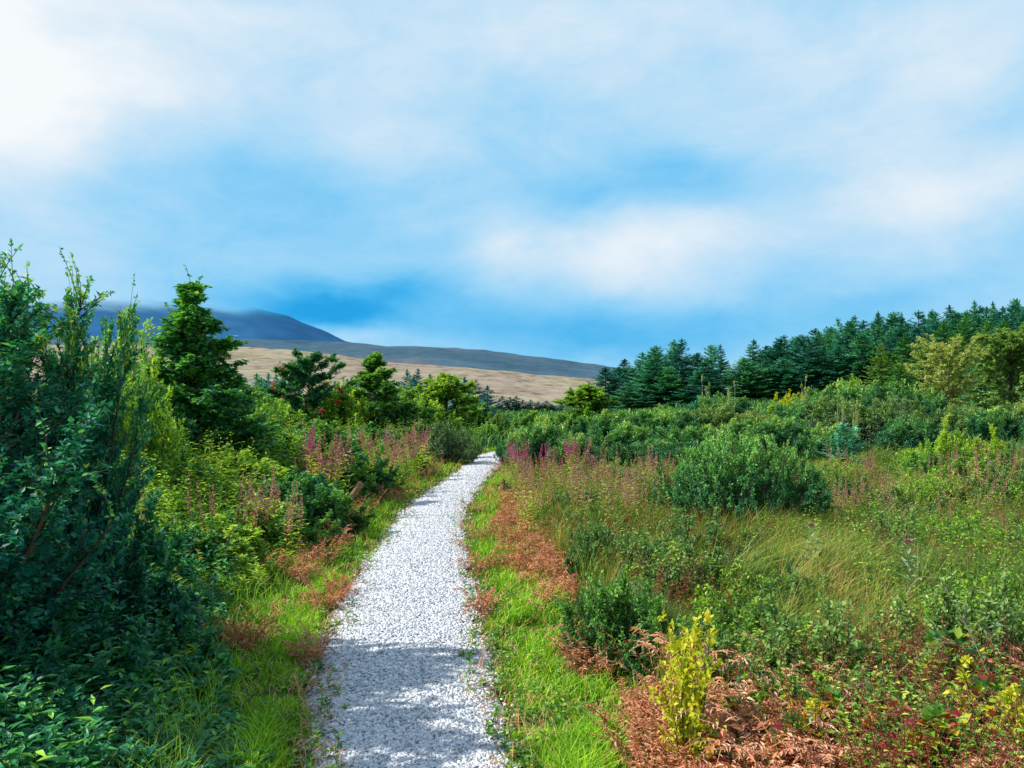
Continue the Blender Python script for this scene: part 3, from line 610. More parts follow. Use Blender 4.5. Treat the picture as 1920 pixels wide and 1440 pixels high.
# ================================================================== CONIFERS
sp = [conifer('spruce_tree', 11, 2.7, 'spruce', 31), conifer('spruce_tree', 12, 2.4, 'spruce', 32, droopy=.32, power=.95), conifer('spruce_tree', 10, 2.9, 'spruce', 33, power=.65), conifer('spruce_tree', 11.5, 2.6, 'spruce', 34, whorls=22, power=.72)]
SKY = [(1120, 686), (1150, 690), (1195, 662), (1225, 646), (1250, 643), (1282, 634), (1320, 655), (1352, 645), (1378, 668), (1412, 636), (1470, 628), (1510, 612), (1565, 604), (1620, 590), (1700, 585), (1800, 575), (1900, 563), (2100, 560)]
sky = lambda px: float(np.interp(px, *zip(*SKY)))
special = {1136: 'left-most dark spruce at the edge of the right-hand wood', 1282: 'tallest pointed spruce in the left part of the right-hand wood', 1352: 'narrow spruce standing between two gaps of sky in the wood', 1412: 'broad spruce just right of the sky gap in the wood'}
for px, lab in special.items():
    fit(sp[(px // 7) % 4], lab, 'spruce', px, sky(px) - 1, 88, 84 if px != 1352 else 56)
LF = 'dark blue-green spruce standing close among others in the right-hand wood'
for rowi, (Y, off, step) in enumerate([(84, 26, 36), (92, 9, 32), (101, 1, 28), (112, 3, 30)]):
    px = 1150 + rowi * 9
    while px < 2060:
        p_ = px + rng.uniform(-8, 8)
        if not any(abs(p_ - q) < 14 for q in special) and not (1372 < p_ < 1392) and not (1312 < p_ < 1334 and rowi > 0):
            fit(sp[int(rng.integers(4))], LF, 'spruce', p_, sky(p_) + off + rng.uniform(-9, 20), Y + rng.uniform(-3, 3), rng.uniform(74, 104), group='spruces of the right-hand wood')
        px += step * rng.uniform(.8, 1.15)
for px, yt, lab in [(1828, 561, 'spire-topped spruce on the skyline, left one of the last three'), (1864, 563, 'spire-topped spruce on the skyline between two others at the right'), (1904, 557, 'spire-topped spruce on the skyline nearest the right frame edge'), (1752, 578, 'thin spruce top poking above the wood left of the skyline spires'), (1648, 582, 'spruce top on the skyline above the pale larches'), (1570, 594, 'spruce rising above the middle of the wooded skyline')]:
    fit(sp[(px // 3) % 4], lab, 'spruce', px, yt, 97, 60)
# far conifers left of the path's end
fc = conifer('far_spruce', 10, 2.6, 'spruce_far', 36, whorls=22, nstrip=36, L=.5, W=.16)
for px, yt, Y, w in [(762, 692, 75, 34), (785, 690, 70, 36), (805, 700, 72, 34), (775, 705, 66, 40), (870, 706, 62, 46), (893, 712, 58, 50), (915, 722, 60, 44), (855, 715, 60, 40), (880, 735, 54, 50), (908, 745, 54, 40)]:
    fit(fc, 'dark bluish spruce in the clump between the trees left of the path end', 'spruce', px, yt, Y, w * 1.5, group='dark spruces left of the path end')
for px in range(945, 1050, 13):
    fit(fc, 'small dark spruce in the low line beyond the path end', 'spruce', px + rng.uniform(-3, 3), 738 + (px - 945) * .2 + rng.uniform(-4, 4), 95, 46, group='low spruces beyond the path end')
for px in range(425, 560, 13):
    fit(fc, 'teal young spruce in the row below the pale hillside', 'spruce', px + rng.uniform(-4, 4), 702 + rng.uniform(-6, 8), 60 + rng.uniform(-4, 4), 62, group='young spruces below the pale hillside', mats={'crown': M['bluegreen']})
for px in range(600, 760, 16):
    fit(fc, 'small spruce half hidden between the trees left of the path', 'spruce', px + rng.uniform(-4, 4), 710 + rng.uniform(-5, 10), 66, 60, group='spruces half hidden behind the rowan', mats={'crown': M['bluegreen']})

# larches and the pale trees on the right slope
la = conifer('larch_tree', 9, 2.4, 'larch', 38, droopy=.1, L=.34, W=.12, power=.75)
for px, yt, Y, w, mt, lab in [
    (1655, 642, 66, 64, 'larch_pale', 'pale green pointed larch in front of the dark spruces'),
    (1700, 622, 70, 70, 'larch', 'green larch directly right of the pale pointed one'),
    (1735, 634, 64, 70, 'larch', 'green larch partly behind the left side of the birch'),
    (1772, 598, 72, 80, 'larch', 'tall green larch rising behind the birch'),
    (1812, 592, 76, 80, 'larch', 'tall green larch rising behind the right side of the birch crown'),
    (1850, 600, 72, 70, 'larch', 'green larch left of the big olive tree'),
    (1885, 598, 78, 80, 'larch', 'green larch rising above the big olive tree'),
    (1925, 600, 74, 80, 'larch_pale', 'olive green larch at the right frame edge'),
    (1838, 650, 60, 70, 'spruce', 'dark spruce in the gap between birch and olive tree'),
    (1600, 700, 50, 50, 'larch_pale', 'small yellow-green larch at the forest edge, above the gorse'),
    (1690, 665, 58, 60, 'larch', 'dark green larch low between the pale larch and the birch')]:
    fit(la, lab, 'larch' if mt != 'spruce' else 'spruce', px, yt, Y, w, mats={'crown': M[mt]})
bi = tree('birch_tree', 4.6, 1.5, 80, 1000, 24000, .07, .05, 'birch', 40, bark='pale_bark', env='oval', t0=.27, angle=.7, sublen=.42, tint=(.1, .95), trunk_r=.05, spread=.8)
fit(bi, 'pale yellow birch tree with a light straight trunk on the right', 'tree', 1772, 622, 31, 112)
bo = tree('olive_birch_tree', 4.9, 1.7, 90, 1300, 38000, .09, .06, 'olive', 41, env='oval', t0=.1, angle=.6, sublen=.45, trunk_r=.06)
fit(bo, 'large olive green tree at the right frame edge', 'tree', 1900, 606, 33, 150)
for px, yt, w, Y, mt, lab in [(1482, 728, 62, 40, 'yellow', 'yellow bush in front of the dark spruces above the gorse'), (1600, 700, 50, 44, 'yellow_green', 'small yellowish bush on top of the gorse bank'), (1450, 750, 60, 34, 'yellow_green', 'light green bush just left below the yellow bush'), (1325, 735, 70, 45, 'bluegreen', 'blue-green young bush at the foot of the spruces')]:
    fit(mid, lab, 'shrub', px, yt, Y, w, mats={'foliage': M[mt]})

# ================================================================== GORSE and right-hand shrubs
go = [shrub('gorse_bush', 1.7, 1.1, 190, 2300, 60000, .085, .019, 'gorse', 50 + k, shape='dome', sublen=.26, tint=(.0, .55), toplit=1.15, irr=.24 + .08 * k, lift=.55, spread=.7, t0=.35) for k in range(3)]  # strong height tint paints lit crowns over dark bases
gl = [(1022, 780, 17, 125, 0), (970, 806, 19.5, 62, 0), (1075, 812, 16, 90, 0), (1180, 792, 18.5, 130, 0), (1145, 778, 23, 120, 0), (1245, 768, 24, 130, 0), (1225, 825, 16.5, 130, 0), (1330, 765, 25, 150, 1),
      (1305, 800, 20, 140, 0), (1415, 775, 24, 120, 1), (1385, 795, 21, 120, 0), (1500, 755, 27, 130, 0), (1470, 790, 21, 120, 0), (1590, 722, 33, 140, 0), (1565, 752, 26, 140, 1), (1655, 722, 31, 140, 0),
      (1640, 765, 23, 150, 1), (1730, 735, 30, 110, 0), (1705, 785, 21, 110, 0), (1545, 795, 20, 100, 0), (1800, 768, 26, 110, 1), (1860, 772, 25, 120, 0), (1935, 752, 27, 120, 1), (1355, 745, 36, 120, 0), (1680, 745, 27, 110, 1)]
wh = ['nearest the path bend', 'hugging the path bend', 'behind the magenta willowherb', 'second from the path', 'in the back row near the lime tree', 'in the back row below the spruces', 'in front, left of the dome-shaped willow', 'with brownish top, below the sky gap in the wood',
      'directly behind the dome-shaped willow, left', 'with brown top behind the dome-shaped willow', 'right behind the dome-shaped willow', 'on the bank below the yellow bush', 'in front of the yellow bush, right of the dome willow', 'high on the bank below the pale larch', 'with brownish twigs below the high bank', 'highest on the bank, left of the birch',
      'brown-tinged, behind the blue-green fir', 'beside the birch trunk, left', 'low and right of the blue-green fir', 'low and left of the blue-green fir', 'brown-tinged, right of the birch trunk', 'below the big olive tree', 'brown-tinged, at the right frame edge', 'farthest back at the foot of the spruce wood', 'brown-tinged, below the highest bank']
for (px, yt, Y, w, bsel), s in zip(gl, wh):
    fit(go[int(rng.integers(3))], 'dark green gorse bush ' + s if not bsel else 'gorse bush ' + s, 'gorse', px, yt - (14 if Y > 20 else 6), Y, w * 1.2, mats={'foliage': M['gorse_brown']} if bsel else None)
dome = shrub('dome_willow', 1.15, 1.25, 320, 3200, 120000, .028, .015, 'dome', 60, shape='dome', sublen=.24, tint=(.0, .6), toplit=1.0, irr=.03, lift=.5, spread=.7, t0=.15, shoots=25)  # lit top and shaded foot painted through the leaf tint
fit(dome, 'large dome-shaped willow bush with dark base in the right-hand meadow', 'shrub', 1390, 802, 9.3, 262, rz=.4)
fir = conifer('fir_bush', 1.1, .5, 'bluegreen', 62, whorls=12, per=8, nstrip=14, L=.13, W=.04, power=.5)
fit(fir, 'small blue-green fir standing in front of the gorse', 'fir', 1582, 792, 18, 92, mats={'crown': M['spruce']})
lw = shrub('young_willow', 1.4, .8, 30, 600, 17000, .05, .022, 'yellow_green', 64, shape='up', sublen=.26, tint=(.2, .95), toplit=.3, shoots=16, irr=.25, t0=.1)
for px, yt, Y, w, mt, lab in [(1775, 772, 15.5, 100, 'yellow_green', 'pale green young willow directly below the birch'), (1735, 820, 14.5, 110, 'willow_lit', 'green young willow left of the one below the birch'), (1855, 790, 15, 110, 'yellow_green', 'pale young willow right of the one below the birch'), (1915, 800, 14.5, 100, 'willow_lit', 'young willow cut by the right frame edge'), (1815, 830, 13.5, 120, 'mid_green', 'green young willow in front of the paler ones')]:
    fit(lw, lab, 'shrub', px, yt, Y, w, mats={'foliage': M[mt]})
th = shrub('bare_sapling', 2.0, .25, 3, 24, 260, .06, .025, 'birch', 66, shape='up', bark='pale_bark', sublen=.2, irr=.2)
for px, yt, Y, lab in [(1572, 728, 22, 'thin pale sapling stem rising from the gorse, left of a pair'), (1600, 744, 21, 'thin pale sapling stem rising from the gorse, right of a pair'), (1505, 700, 34, 'thin pale sapling before the dark spruces, near the yellow bush'), (1374, 712, 34, 'thin pale sapling before the dark spruces above the gorse'), (1322, 700, 40, 'thin pale sapling at the gap of sky in the wood')]:
    fit(th, lab, 'sapling', px, yt, Y, 22)
# yellow sapling, rushes, bramble in the foreground right
ys = shrub('yellow_sapling', .85, .24, 15, 150, 2600, .030, .019, 'yellow', 68, shape='up', sublen=.15, tint=(.1, 1), toplit=.2, irr=.25, t0=.04, shoots=5)
fit(ys, 'bright yellow leafy sapling standing in the right foreground', 'sapling', 1292, 1122, 3.4, 108)
fit(ys, 'small yellow-green sapling to the right of the bright yellow one', 'sapling', 1465, 1240, 3.6, 110, mats={'foliage': M['lime']})
fit(ys, 'short yellow plant at the lower right, between red brambles', 'sapling', 1500, 1290, 3.3, 80)
fit(ys, 'yellow leafy plant at the right frame edge, lower corner', 'sapling', 1885, 1235, 3.1, 120)

dk = shrub('dark_bush', .6, .45, 60, 800, 22000, .026, .012, 'olive', 121, shape='dome', sublen=.16, tint=(.0, .6), toplit=.6, irr=.25, lift=.5, t0=.05)
for px, yt, Y, w, mt, lab in [(1165, 1050, 5.0, 205, 'mid_green', 'dark green bush directly right of the red-brown bracken, beside the near path'), (1115, 955, 7.2, 120, 'olive', 'olive bush behind the dark one beside the bracken'), (1210, 985, 6.6, 150, 'olive', 'olive bush in front of the dome-shaped willow, on its left'), (1085, 900, 10.5, 110, 'gorse_brown', 'brownish bush behind the bracken on the right verge'), (990, 885, 14, 90, 'gorse_brown', 'brownish bush on the right verge near the path bend')]:
    fit(dk, lab, 'bush', px, yt, Y, w, mats={'foliage': M[mt]})
def rushes(name, n, H, R, seed, mat='rush', w=.006, lean=.35):
    r = np.random.default_rng(seed); root = thing(name); q = np.sqrt(r.uniform(0, 1, n)) * R * .55; a = r.uniform(0, 6.28, n)
    P = np.column_stack([np.cos(a) * q, np.sin(a) * q, 0 * a]); ln = np.column_stack([np.cos(a), np.sin(a), 0 * a]) * lean * (q / R * 1.8)[:, None] + rv(n, r) * [.45, .45, 0] + np.array([.22, 0, 0])
    build('blades', [merge_blades(blades(P, ln, H * r.uniform(.3, 1, n) * (1 - .5 * (q / R)**2), w * r.uniform(.6, 1.2, n), r.uniform(0, 1, n), .2))], M[mat], root)
    root['_H'] = H; root['_R'] = R; return root
ru = rushes('rush_clump', 2600, .8, .5, 71)
for px, yt, Y, w, lab in [(1150, 1062, 5.4, 180, 'dark green rush clump right of the red-brown bracken'), (1210, 1090, 5.1, 150, 'dark rush clump behind the yellow sapling'), (1140, 985, 7.5, 120, 'olive rush clump behind the dark ones by the bracken'), (1540, 1110, 4.8, 130, 'green rush tuft in the middle of the right-hand meadow'), (1840, 1000, 6.2, 150, 'dark rush tuft at the right side of the meadow')]:
    fit(ru, lab, 'rushes', px, yt, Y, w)

wd = [shrub('weedy_bush', .55, .42, 40, 520, 9500, .024, .013, mt, 110 + k, shape='dome', sublen=.16, tint=(.0, .75), toplit=.6, irr=.3, lift=.5, t0=.1) for k, mt in enumerate(['olive', 'yellow_green', 'gorse_brown'])]
cnt = 0
for k in range(110):
    px = rng.uniform(1010, 2000); Y = 3.2 * (17 / 3.2) ** rng.uniform(0, 1); x, y = at(px, Y); d, sd_ = pathdist(np.array([x]), np.array([y]))
    if d[0] < 1.35 or abs(x - (1388 - CX) / F * 9.9) < 1.3 and 7.5 < Y < 11.5 or (px < 1400 and Y < 4.4): continue
    s_ = rng.uniform(.55, 1.25) * (1 + .045 * Y)
    put(wd[k % 3], ['low weedy olive bush sunk in the long grass of the right meadow', 'low weedy yellow-green bush sunk in the long grass of the right meadow', 'low weedy brownish bush sunk in the long grass of the right meadow'][k % 3], 'bush', ['low olive bushes of the right meadow', 'low yellow-green bushes of the right meadow', 'low brownish bushes of the right meadow'][k % 3], (x, y, float(height(x, y)) - .05), rng.uniform(0, 6), (s_, s_, s_ * rng.uniform(.7, 1.1)))

# willowherb and other flowers
wf = [flower('willowherb', 1.25, 'magenta', 80, n=3), flower('willowherb', 1.25, 'pink', 81, n=3), flower('willowherb', 1.2, 'faded_pink', 82, spike=.45, n=4, spread=.1), flower('willowherb', 1.2, 'faded_pink', 83, spike=.5, n=3)]
def flowers(n, pxr, yr, top, kinds, label, group):
    """spread upright flower stems over a patch; top = how tall in metres"""
    for k in range(n):
        Y = rng.uniform(*yr); px = rng.uniform(*pxr); x, y = at(px, Y)
        d, s = pathdist(np.array([x]), np.array([y]))
        if d[0] < .45: continue
        pr = wf[kinds[int(rng.integers(len(kinds)))]]; sc_ = top * rng.uniform(.6, 1.12) / pr['_H']
        put(pr, label, 'willowherb', group, (x, y, float(height(x, y)) - .03), rng.uniform(0, 6), (sc_,) * 3, tilt=tuple(rng.normal(size=2) * .13))
flowers(34, (680, 790), (13.5, 18), 1.2, [1, 2, 2], 'pink willowherb in the tall patch left of the far path', 'pink willowherb left of the far path')
flowers(14, (565, 640), (11.2, 12.4), 1.4, [2, 1], 'fading willowherb beside the dark upright bush left of the path', 'willowherb beside the dark upright bush')
flowers(6, (285, 360), (9.5, 12), 1.25, [2, 1, 3], 'fading willowherb in front of the alder', 'willowherb in front of the alder')
flowers(7, (440, 545), (7.0, 8.6), 1.0, [2, 2, 1], 'mauve willowherb above the brown bracken on the left', 'willowherb above the left bracken')
flowers(5, (215, 300), (6.6, 8), 1.05, [2], 'faded willowherb just right of the dark willows', 'willowherb by the dark willows')
flowers(4, (340, 420), (7, 8.5), 1.0, [2], 'faded willowherb between dark willows and mauve willowherb', 'willowherb on the left bank')
flowers(30, (965, 1110), (13.5, 16.5), 1.0, [0, 0, 1, 2], 'magenta willowherb in front of the gorse by the path bend', 'magenta willowherb in front of the gorse')
flowers(70, (960, 1250), (9, 14), .9, [2, 3, 3], 'dusty pink faded willowherb between the path and the dome-shaped willow', 'faded willowherb near the dome-shaped willow')
flowers(44, (1550, 1930), (9.5, 15), .9, [2, 3], 'dusty brown-pink willowherb on the far side of the right meadow', 'faded willowherb across the right meadow')

# broad-leaved plants in the shade
def broad(seed, H=.8, n=4):
    r = np.random.default_rng(seed); root = thing('broadleaf_plant'); P = np.column_stack([r.normal(size=(n, 2)) * .06, np.zeros(n)])
    st, lf, E = herb_geo(P, H * r.uniform(.7, 1, n), r, 13, .17, .05, leanamt=.3, tint=(.3, 1), t0=.2); build('stem', [st], M['redstem'], root); build('leaves', [lf], M['herb_dark'], root); root['_H'] = H; root['_R'] = .2; return root
bp = [broad(101), broad(102, .9, 3)]
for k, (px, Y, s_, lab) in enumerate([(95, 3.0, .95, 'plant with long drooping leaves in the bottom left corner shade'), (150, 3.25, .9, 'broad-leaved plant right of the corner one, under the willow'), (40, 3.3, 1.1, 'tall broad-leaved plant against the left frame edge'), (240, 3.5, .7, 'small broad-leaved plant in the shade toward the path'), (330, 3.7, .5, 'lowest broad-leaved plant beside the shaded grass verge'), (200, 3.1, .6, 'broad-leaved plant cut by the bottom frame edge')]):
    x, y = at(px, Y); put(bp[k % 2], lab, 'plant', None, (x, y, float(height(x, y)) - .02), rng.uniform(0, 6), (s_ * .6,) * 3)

flowers(46, (1240, 1900), (8.2, 15), .75, [2, 3], 'dusty seed-heading willowherb scattered around and right of the dome-shaped willow', 'seeding willowherb of the right meadow')
# leaning log, stump
def wood_piece(name, pts, rads, mat, label, cat):
    P = np.array(pts, float)[None]; t = np.linspace(0, len(pts) - 1, 14); i = np.arange(len(pts))
    Pn = np.stack([np.interp(t, i, P[0, :, k]) for k in range(3)], -1)[None]; R = np.interp(t, i, rads)[None]
    v, f, tt = tubes(Pn, R, 10); v = v + rng.normal(size=v.shape) * R.mean() * .07
    n = 10; caps = []
    for e in (0, 13):
        c = Pn[0, e]; ring = np.arange(n) + e * n; V2 = np.vstack([v[ring], c + (Pn[0, e] - Pn[0, 1 if e == 0 else 12]) * .1]); 
        caps.append((V2, np.column_stack([np.arange(n), (np.arange(n) + 1) % n, np.full(n, n)]) if e else np.column_stack([(np.arange(n) + 1) % n, np.arange(n), np.full(n, n)]), .5))
    root = thing(name); root.location = P[0, 0]
    body = build('bark_shell', [(v - P[0, 0], f, tt)], M[mat], root, True)
    build('cut_end', [(c[0] - P[0, 0], c[1], .5) for c in caps], M['deadwood'], root)
    return root, tag(root, label, cat)
x0, y0 = at(640, 10.8); x1, y1 = at(678, 11.0)
lg, _ = wood_piece('log', [(x0, y0, .12), ((x0 + x1) / 2, (y0 + y1) / 2, .33), (x1, y1, .52)], [.035, .04, .045], 'deadwood', 'reddish brown dead log leaning out of the bushes left of the path', 'log')
r_ = np.random.default_rng(5)
# bramble canes with leaves
def bramble(name, seed, R=.5, H=.45, ncane=7, nl=60, L=.06):
    r = np.random.default_rng(seed); root = thing(name); a = r.uniform(0, 6.28, ncane); q = R * r.uniform(.6, 1.1, ncane)
    A = np.column_stack([r.normal(size=(ncane, 2)) * .05, np.zeros(ncane)]); E = np.column_stack([np.cos(a) * q, np.sin(a) * q, H * r.uniform(.1, .8, ncane)])
    Bc = (A + E) / 2 + np.array([0, 0, 1.]) * H * 1.2
    c = bez(A, Bc, E, 12); build('cane', [tubes(c, np.linspace(.004, .0015, 12)[None] * np.ones((ncane, 1)), 4, .6)], M['redstem'], root)
    P, T, i, t = sample_paths(c, ncane * nl // 3, .1, 1, r); D = nrm(np.cross(T, rv(len(P), r)) + [0, 0, .3]); P2 = P + D * .03
    parts = []; ti = np.clip(r.uniform(0, 1, len(P)), 0, 1)
    for sg in (-1, 0, 1):
        S = nrm(np.cross(D, [0, 0, 1.]) + 1e-3)
        parts.append(leaf(P2, D + S * sg * 1.3, rv(len(P), r) * .35 + [0, 0, 1.], L * r.uniform(.6, 1.1, len(P)), L * .68, ti, fold=.12, droop=.12))
    build('leaves', parts, M['bramble'], root); root['_H'] = H; root['_R'] = R; return root
br = [bramble('bramble', 90), bramble('bramble', 91, ncane=9)]
for px, Y, s, lab in [(1880, 3.0, 1.0, 'bramble with yellow and green leaves in the bottom right corner'), (1780, 3.15, .95, 'bramble with red and yellow leaves left of the corner bramble'), (1640, 3.1, .9, 'red-leaved bramble at the bottom, right of the small yellow saplings'), (1560, 3.3, .8, 'low bramble between the yellow saplings and the red-leaved one'), (1390, 3.3, .7, 'low bramble with green leaves at the foot of the yellow sapling'), (1900, 3.9, 1.1, 'arching bramble behind the corner bramble with orange leaves'), (1720, 3.8, .9, 'red bramble in the long grass at lower right')]:
    x, y = at(px, Y); put(br[px // 20 % 2], lab, 'bramble', None, (x, y, float(height(x, y)) - .02), rng.uniform(0, 6), (s, s, s))
# bare arching canes over the grass
for k, (px, Y, dx, hgt, lab) in enumerate([(1905, 3.6, -.55, .62, 'bare pale cane arching left over the thistle at the right edge'), (1760, 3.3, -.5, .35, 'bare cane arching low through the red-leaved bramble'), (1430, 3.6, .5, .3, 'bare straw-coloured cane arching right of the yellow sapling'), (1600, 3.9, .45, .34, 'bare cane lying over the long grass in the right foreground')]):
    x, y = at(px, Y); g = float(height(x, y)); root = thing('dry_cane'); root.location = (x, y, g)
    t = np.linspace(0, 1, 14); P = np.column_stack([dx * t, .12 * np.sin(t * 3 + k), hgt * 4 * t * (1 - t * .72)]); R = np.linspace(.0035, .0012, 14)
    build('stalk', [tubes(P[None], R[None], 5)], M['pale_bark'], root)
    tw = bez(P[4:12:2], P[4:12:2] + [.02, .05, .05], P[4:12:2] + [dx * .12, .08 * (-1) ** k, .07], 4); build('twigs', [tubes(tw, np.full((4, 4), .001), 3)], M['pale_bark'], root)
    tag(root, lab, 'dry cane')
# thistles
def thistle(seed, H=.75):
    r = np.random.default_rng(seed); root = thing('thistle'); P = np.zeros((1, 3))
    st, lf, E = herb_geo(P, H, r, 34, .15, .035, leanamt=.05); build('stem', [st], M['thistle'], root); build('leaves', [lf], M['thistle'], root)
    k = 90; D = rv(k, r); D[:, 2] = np.abs(D[:, 2]) + .3; build('flower', [leaf(E[0] + D * .005, D, rv(k, r), .03, .006, r.uniform(0, 1, k))], M['pink'], root)
    root['_H'] = H; root['_R'] = .12; return root
t1 = thistle(95)
for px, yt, Y, lab in [(1700, 1015, 5.6, 'pale grey-green thistle standing in the middle of the right meadow'), (1520, 985, 6.2, 'pale thistle left of the taller one in the right meadow'), (1845, 1130, 4.2, 'thistle with a pink flower head near the right frame edge')]:
    x, y = at(px, Y); H = EYE + (YH - yt) / F * Y - float(height(x, y)); s = H / .75
    put(t1, lab, 'thistle', None, (x, y, float(height(x, y))), 0, (s, s, s))
dock = flower('dock_plant', .8, 'sorrel', 97, spike=.55, n=3, petal=.022, spread=.05)
for px, yt, Y, lab in [(1195, 962, 9.0, 'single dark red dock spike left of the dome-shaped willow'), (1745, 1150, 4.4, 'rusty red dock in the long grass before the pale thistle'), (1660, 1230, 3.7, 'rusty red dock low in the right foreground'), (1530, 925, 9.5, 'red-brown dock at the right foot of the dome-shaped willow')]:
    x, y = at(px, Y); H = EYE + (YH - yt) / F * Y - float(height(x, y)); s = H / .8
    put(dock, lab, 'dock', None, (x, y, float(height(x, y))), 0, (s, s, s))

#__STUFF__
# ================================================================== GROUND COVER (nobody could count it)
def keep(X, Y, m): return X[m], Y[m]
# zones by distance from the path
def zone_noise(X, Y, f=2.2, seed=5): return vnoise(X, Y, f, seed)
# verge grass
X, Y = scatter(330000, (150, 1500), (2.2, 34), seed=21)
d, s = pathdist(X, Y); zn = zone_noise(X, Y)
wR = .58 + .22 * zn; wL = .62 + .28 * zone_noise(X, Y, 1.7, 8)
m = (d > -.07 + .10 * zone_noise(X, Y, 6, 3) - np.random.default_rng(25).exponential(.03, len(X))) & (d < np.where(s > 0, wR, wL) + np.random.default_rng(23).exponential(.16, len(X))) & ((Y < 4.6) | (zone_noise(X, Y, 3.1, 12) > -.6 + np.random.default_rng(24).normal(size=len(X)) * .12))
X, Y = keep(X, Y, m); n = len(X); dd = d[m]
r = np.random.default_rng(22); hh = (.035 + .075 * smooth(0, .3, dd)) * r.uniform(.5, 1.3, n) * (1 + .8 * zone_noise(X, Y, 5, 4)).clip(.35, 2.6)
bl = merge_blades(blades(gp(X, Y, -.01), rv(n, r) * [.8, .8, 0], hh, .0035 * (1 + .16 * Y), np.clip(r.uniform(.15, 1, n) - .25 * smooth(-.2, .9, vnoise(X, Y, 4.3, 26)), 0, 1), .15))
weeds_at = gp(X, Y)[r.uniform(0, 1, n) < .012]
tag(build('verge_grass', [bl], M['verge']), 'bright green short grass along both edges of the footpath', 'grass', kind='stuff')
st_, lf, E = herb_geo(weeds_at, r.uniform(.04, .13, len(weeds_at)), r, 9, .038, .022, leanamt=.5, tint=(.0, .7), t0=.2)
tag(build('verge_weeds', [st_, lf], M['herb']), 'small broad-leaved weeds dotted through the grass verges', 'weeds', kind='stuff')
k = r.uniform(0, 1, n) < .07
tag(build('dry_grass', [merge_blades(blades(gp(X, Y)[k], rv(k.sum(), r) * [1.3, 1.3, 0], .11 * r.uniform(.5, 1.3, k.sum()), .003 * (1 + .16 * Y[k]), r.uniform(.5, 1, k.sum()), .6))], M['rust']), 'straw-brown dry blades mixed into the grass verges', 'grass', kind='stuff')
# dead bracken
X, Y = scatter(42000, (200, 1400), (2.4, 22), seed=31)
d, s = pathdist(X, Y); zb = zone_noise(X, Y, 1.9, 41)
m = np.where(s > 0, (d > .5 + .2 * zone_noise(X, Y)) & (d < 1.1 + .3 * zb) & (zb > -.35), (d > .4) & (d < 1.25) & (zb > .0) & (Y > 5.0))
m |= (d > .0) & (d < .6) & (zone_noise(X, Y, 3.1, 12) < -.5) & (Y > 4.6)
m &= np.random.default_rng(33).uniform(0, 1, len(X)) < .35 + .65 * smooth(-.6, .8, vnoise(X, Y, 5.0, 34))
X, Y = keep(X, Y, m); n = len(X); r = np.random.default_rng(32); print('bracken', n)
if n > 14000: X, Y = X[:14000], Y[:14000]; n = 14000
pp = fronds(gp(X, Y, .0), r.uniform(0, 6.28, n), r.uniform(.10, .24, n) * (1 + .02 * Y), r, 13, curl=r.uniform(-.4, .8, (n, 1)), arch=.9, W=.085)
tt_ = r.uniform(0, 1, n)
pp.append(merge_blades(blades(gp(X, Y), rv(n, r) * [1.2, 1.2, 0], r.uniform(.08, .25, n), .003 * (1 + .16 * Y), r.uniform(.3, 1, n), .5)))
tag(build('dead_bracken', pp, M['rust']), 'rust-brown dead bracken lying behind the grass verges', 'bracken', kind='stuff')
# meadow on the right: scattered blades and tussocks whose blades splay from one foot
X, Y = scatter(170000, (900, 2350), (1.7, 34), seed=51)
d, s = pathdist(X, Y); m = (s > 0) & (d > 1.0 + .25 * zone_noise(X, Y, 1.9, 41)); X, Y = keep(X, Y, m); n = len(X); r = np.random.default_rng(52)
wind = lambda X, Y: np.column_stack([.35 + .35 * vnoise(X, Y, 1.1, 61), .2 * vnoise(X, Y, 1.3, 62), 0 * X])
lean = wind(X, Y) + rv(n, r) * [.6, .6, 0]
hh = (.32 + .16 * vnoise(X, Y, 1.0, 63)).clip(.1, .7) * (.6 + .4 * smooth(3.0, 4.6, Y)) * r.uniform(.4, 1.25, n) * (1 + .3 * smooth(5, 12, Y))
ti = np.clip(r.uniform(.05, .9, n) + .25 * vnoise(X, Y, 1.1, 64), 0, 1)
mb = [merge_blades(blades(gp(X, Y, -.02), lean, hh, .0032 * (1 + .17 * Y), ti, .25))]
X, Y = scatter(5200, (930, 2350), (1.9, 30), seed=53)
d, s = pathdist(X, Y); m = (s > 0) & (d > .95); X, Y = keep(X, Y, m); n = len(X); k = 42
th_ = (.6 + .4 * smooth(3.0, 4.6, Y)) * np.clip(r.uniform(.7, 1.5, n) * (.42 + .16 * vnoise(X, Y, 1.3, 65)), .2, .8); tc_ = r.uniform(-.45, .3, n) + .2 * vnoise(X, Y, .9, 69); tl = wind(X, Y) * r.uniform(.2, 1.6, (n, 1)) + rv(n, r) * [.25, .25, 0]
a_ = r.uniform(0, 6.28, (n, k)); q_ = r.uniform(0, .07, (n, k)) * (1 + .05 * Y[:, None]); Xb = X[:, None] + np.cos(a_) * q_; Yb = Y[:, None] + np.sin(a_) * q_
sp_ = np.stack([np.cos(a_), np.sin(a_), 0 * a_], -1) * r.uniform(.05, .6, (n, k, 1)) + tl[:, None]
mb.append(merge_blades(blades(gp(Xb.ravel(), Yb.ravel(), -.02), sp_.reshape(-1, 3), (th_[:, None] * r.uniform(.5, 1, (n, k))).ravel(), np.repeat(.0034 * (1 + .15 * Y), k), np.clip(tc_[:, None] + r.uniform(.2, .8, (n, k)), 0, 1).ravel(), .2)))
tag(build('meadow_grass', mb, M['meadow']), 'long olive and golden grass leaning in the right-hand meadow', 'grass', kind='stuff')
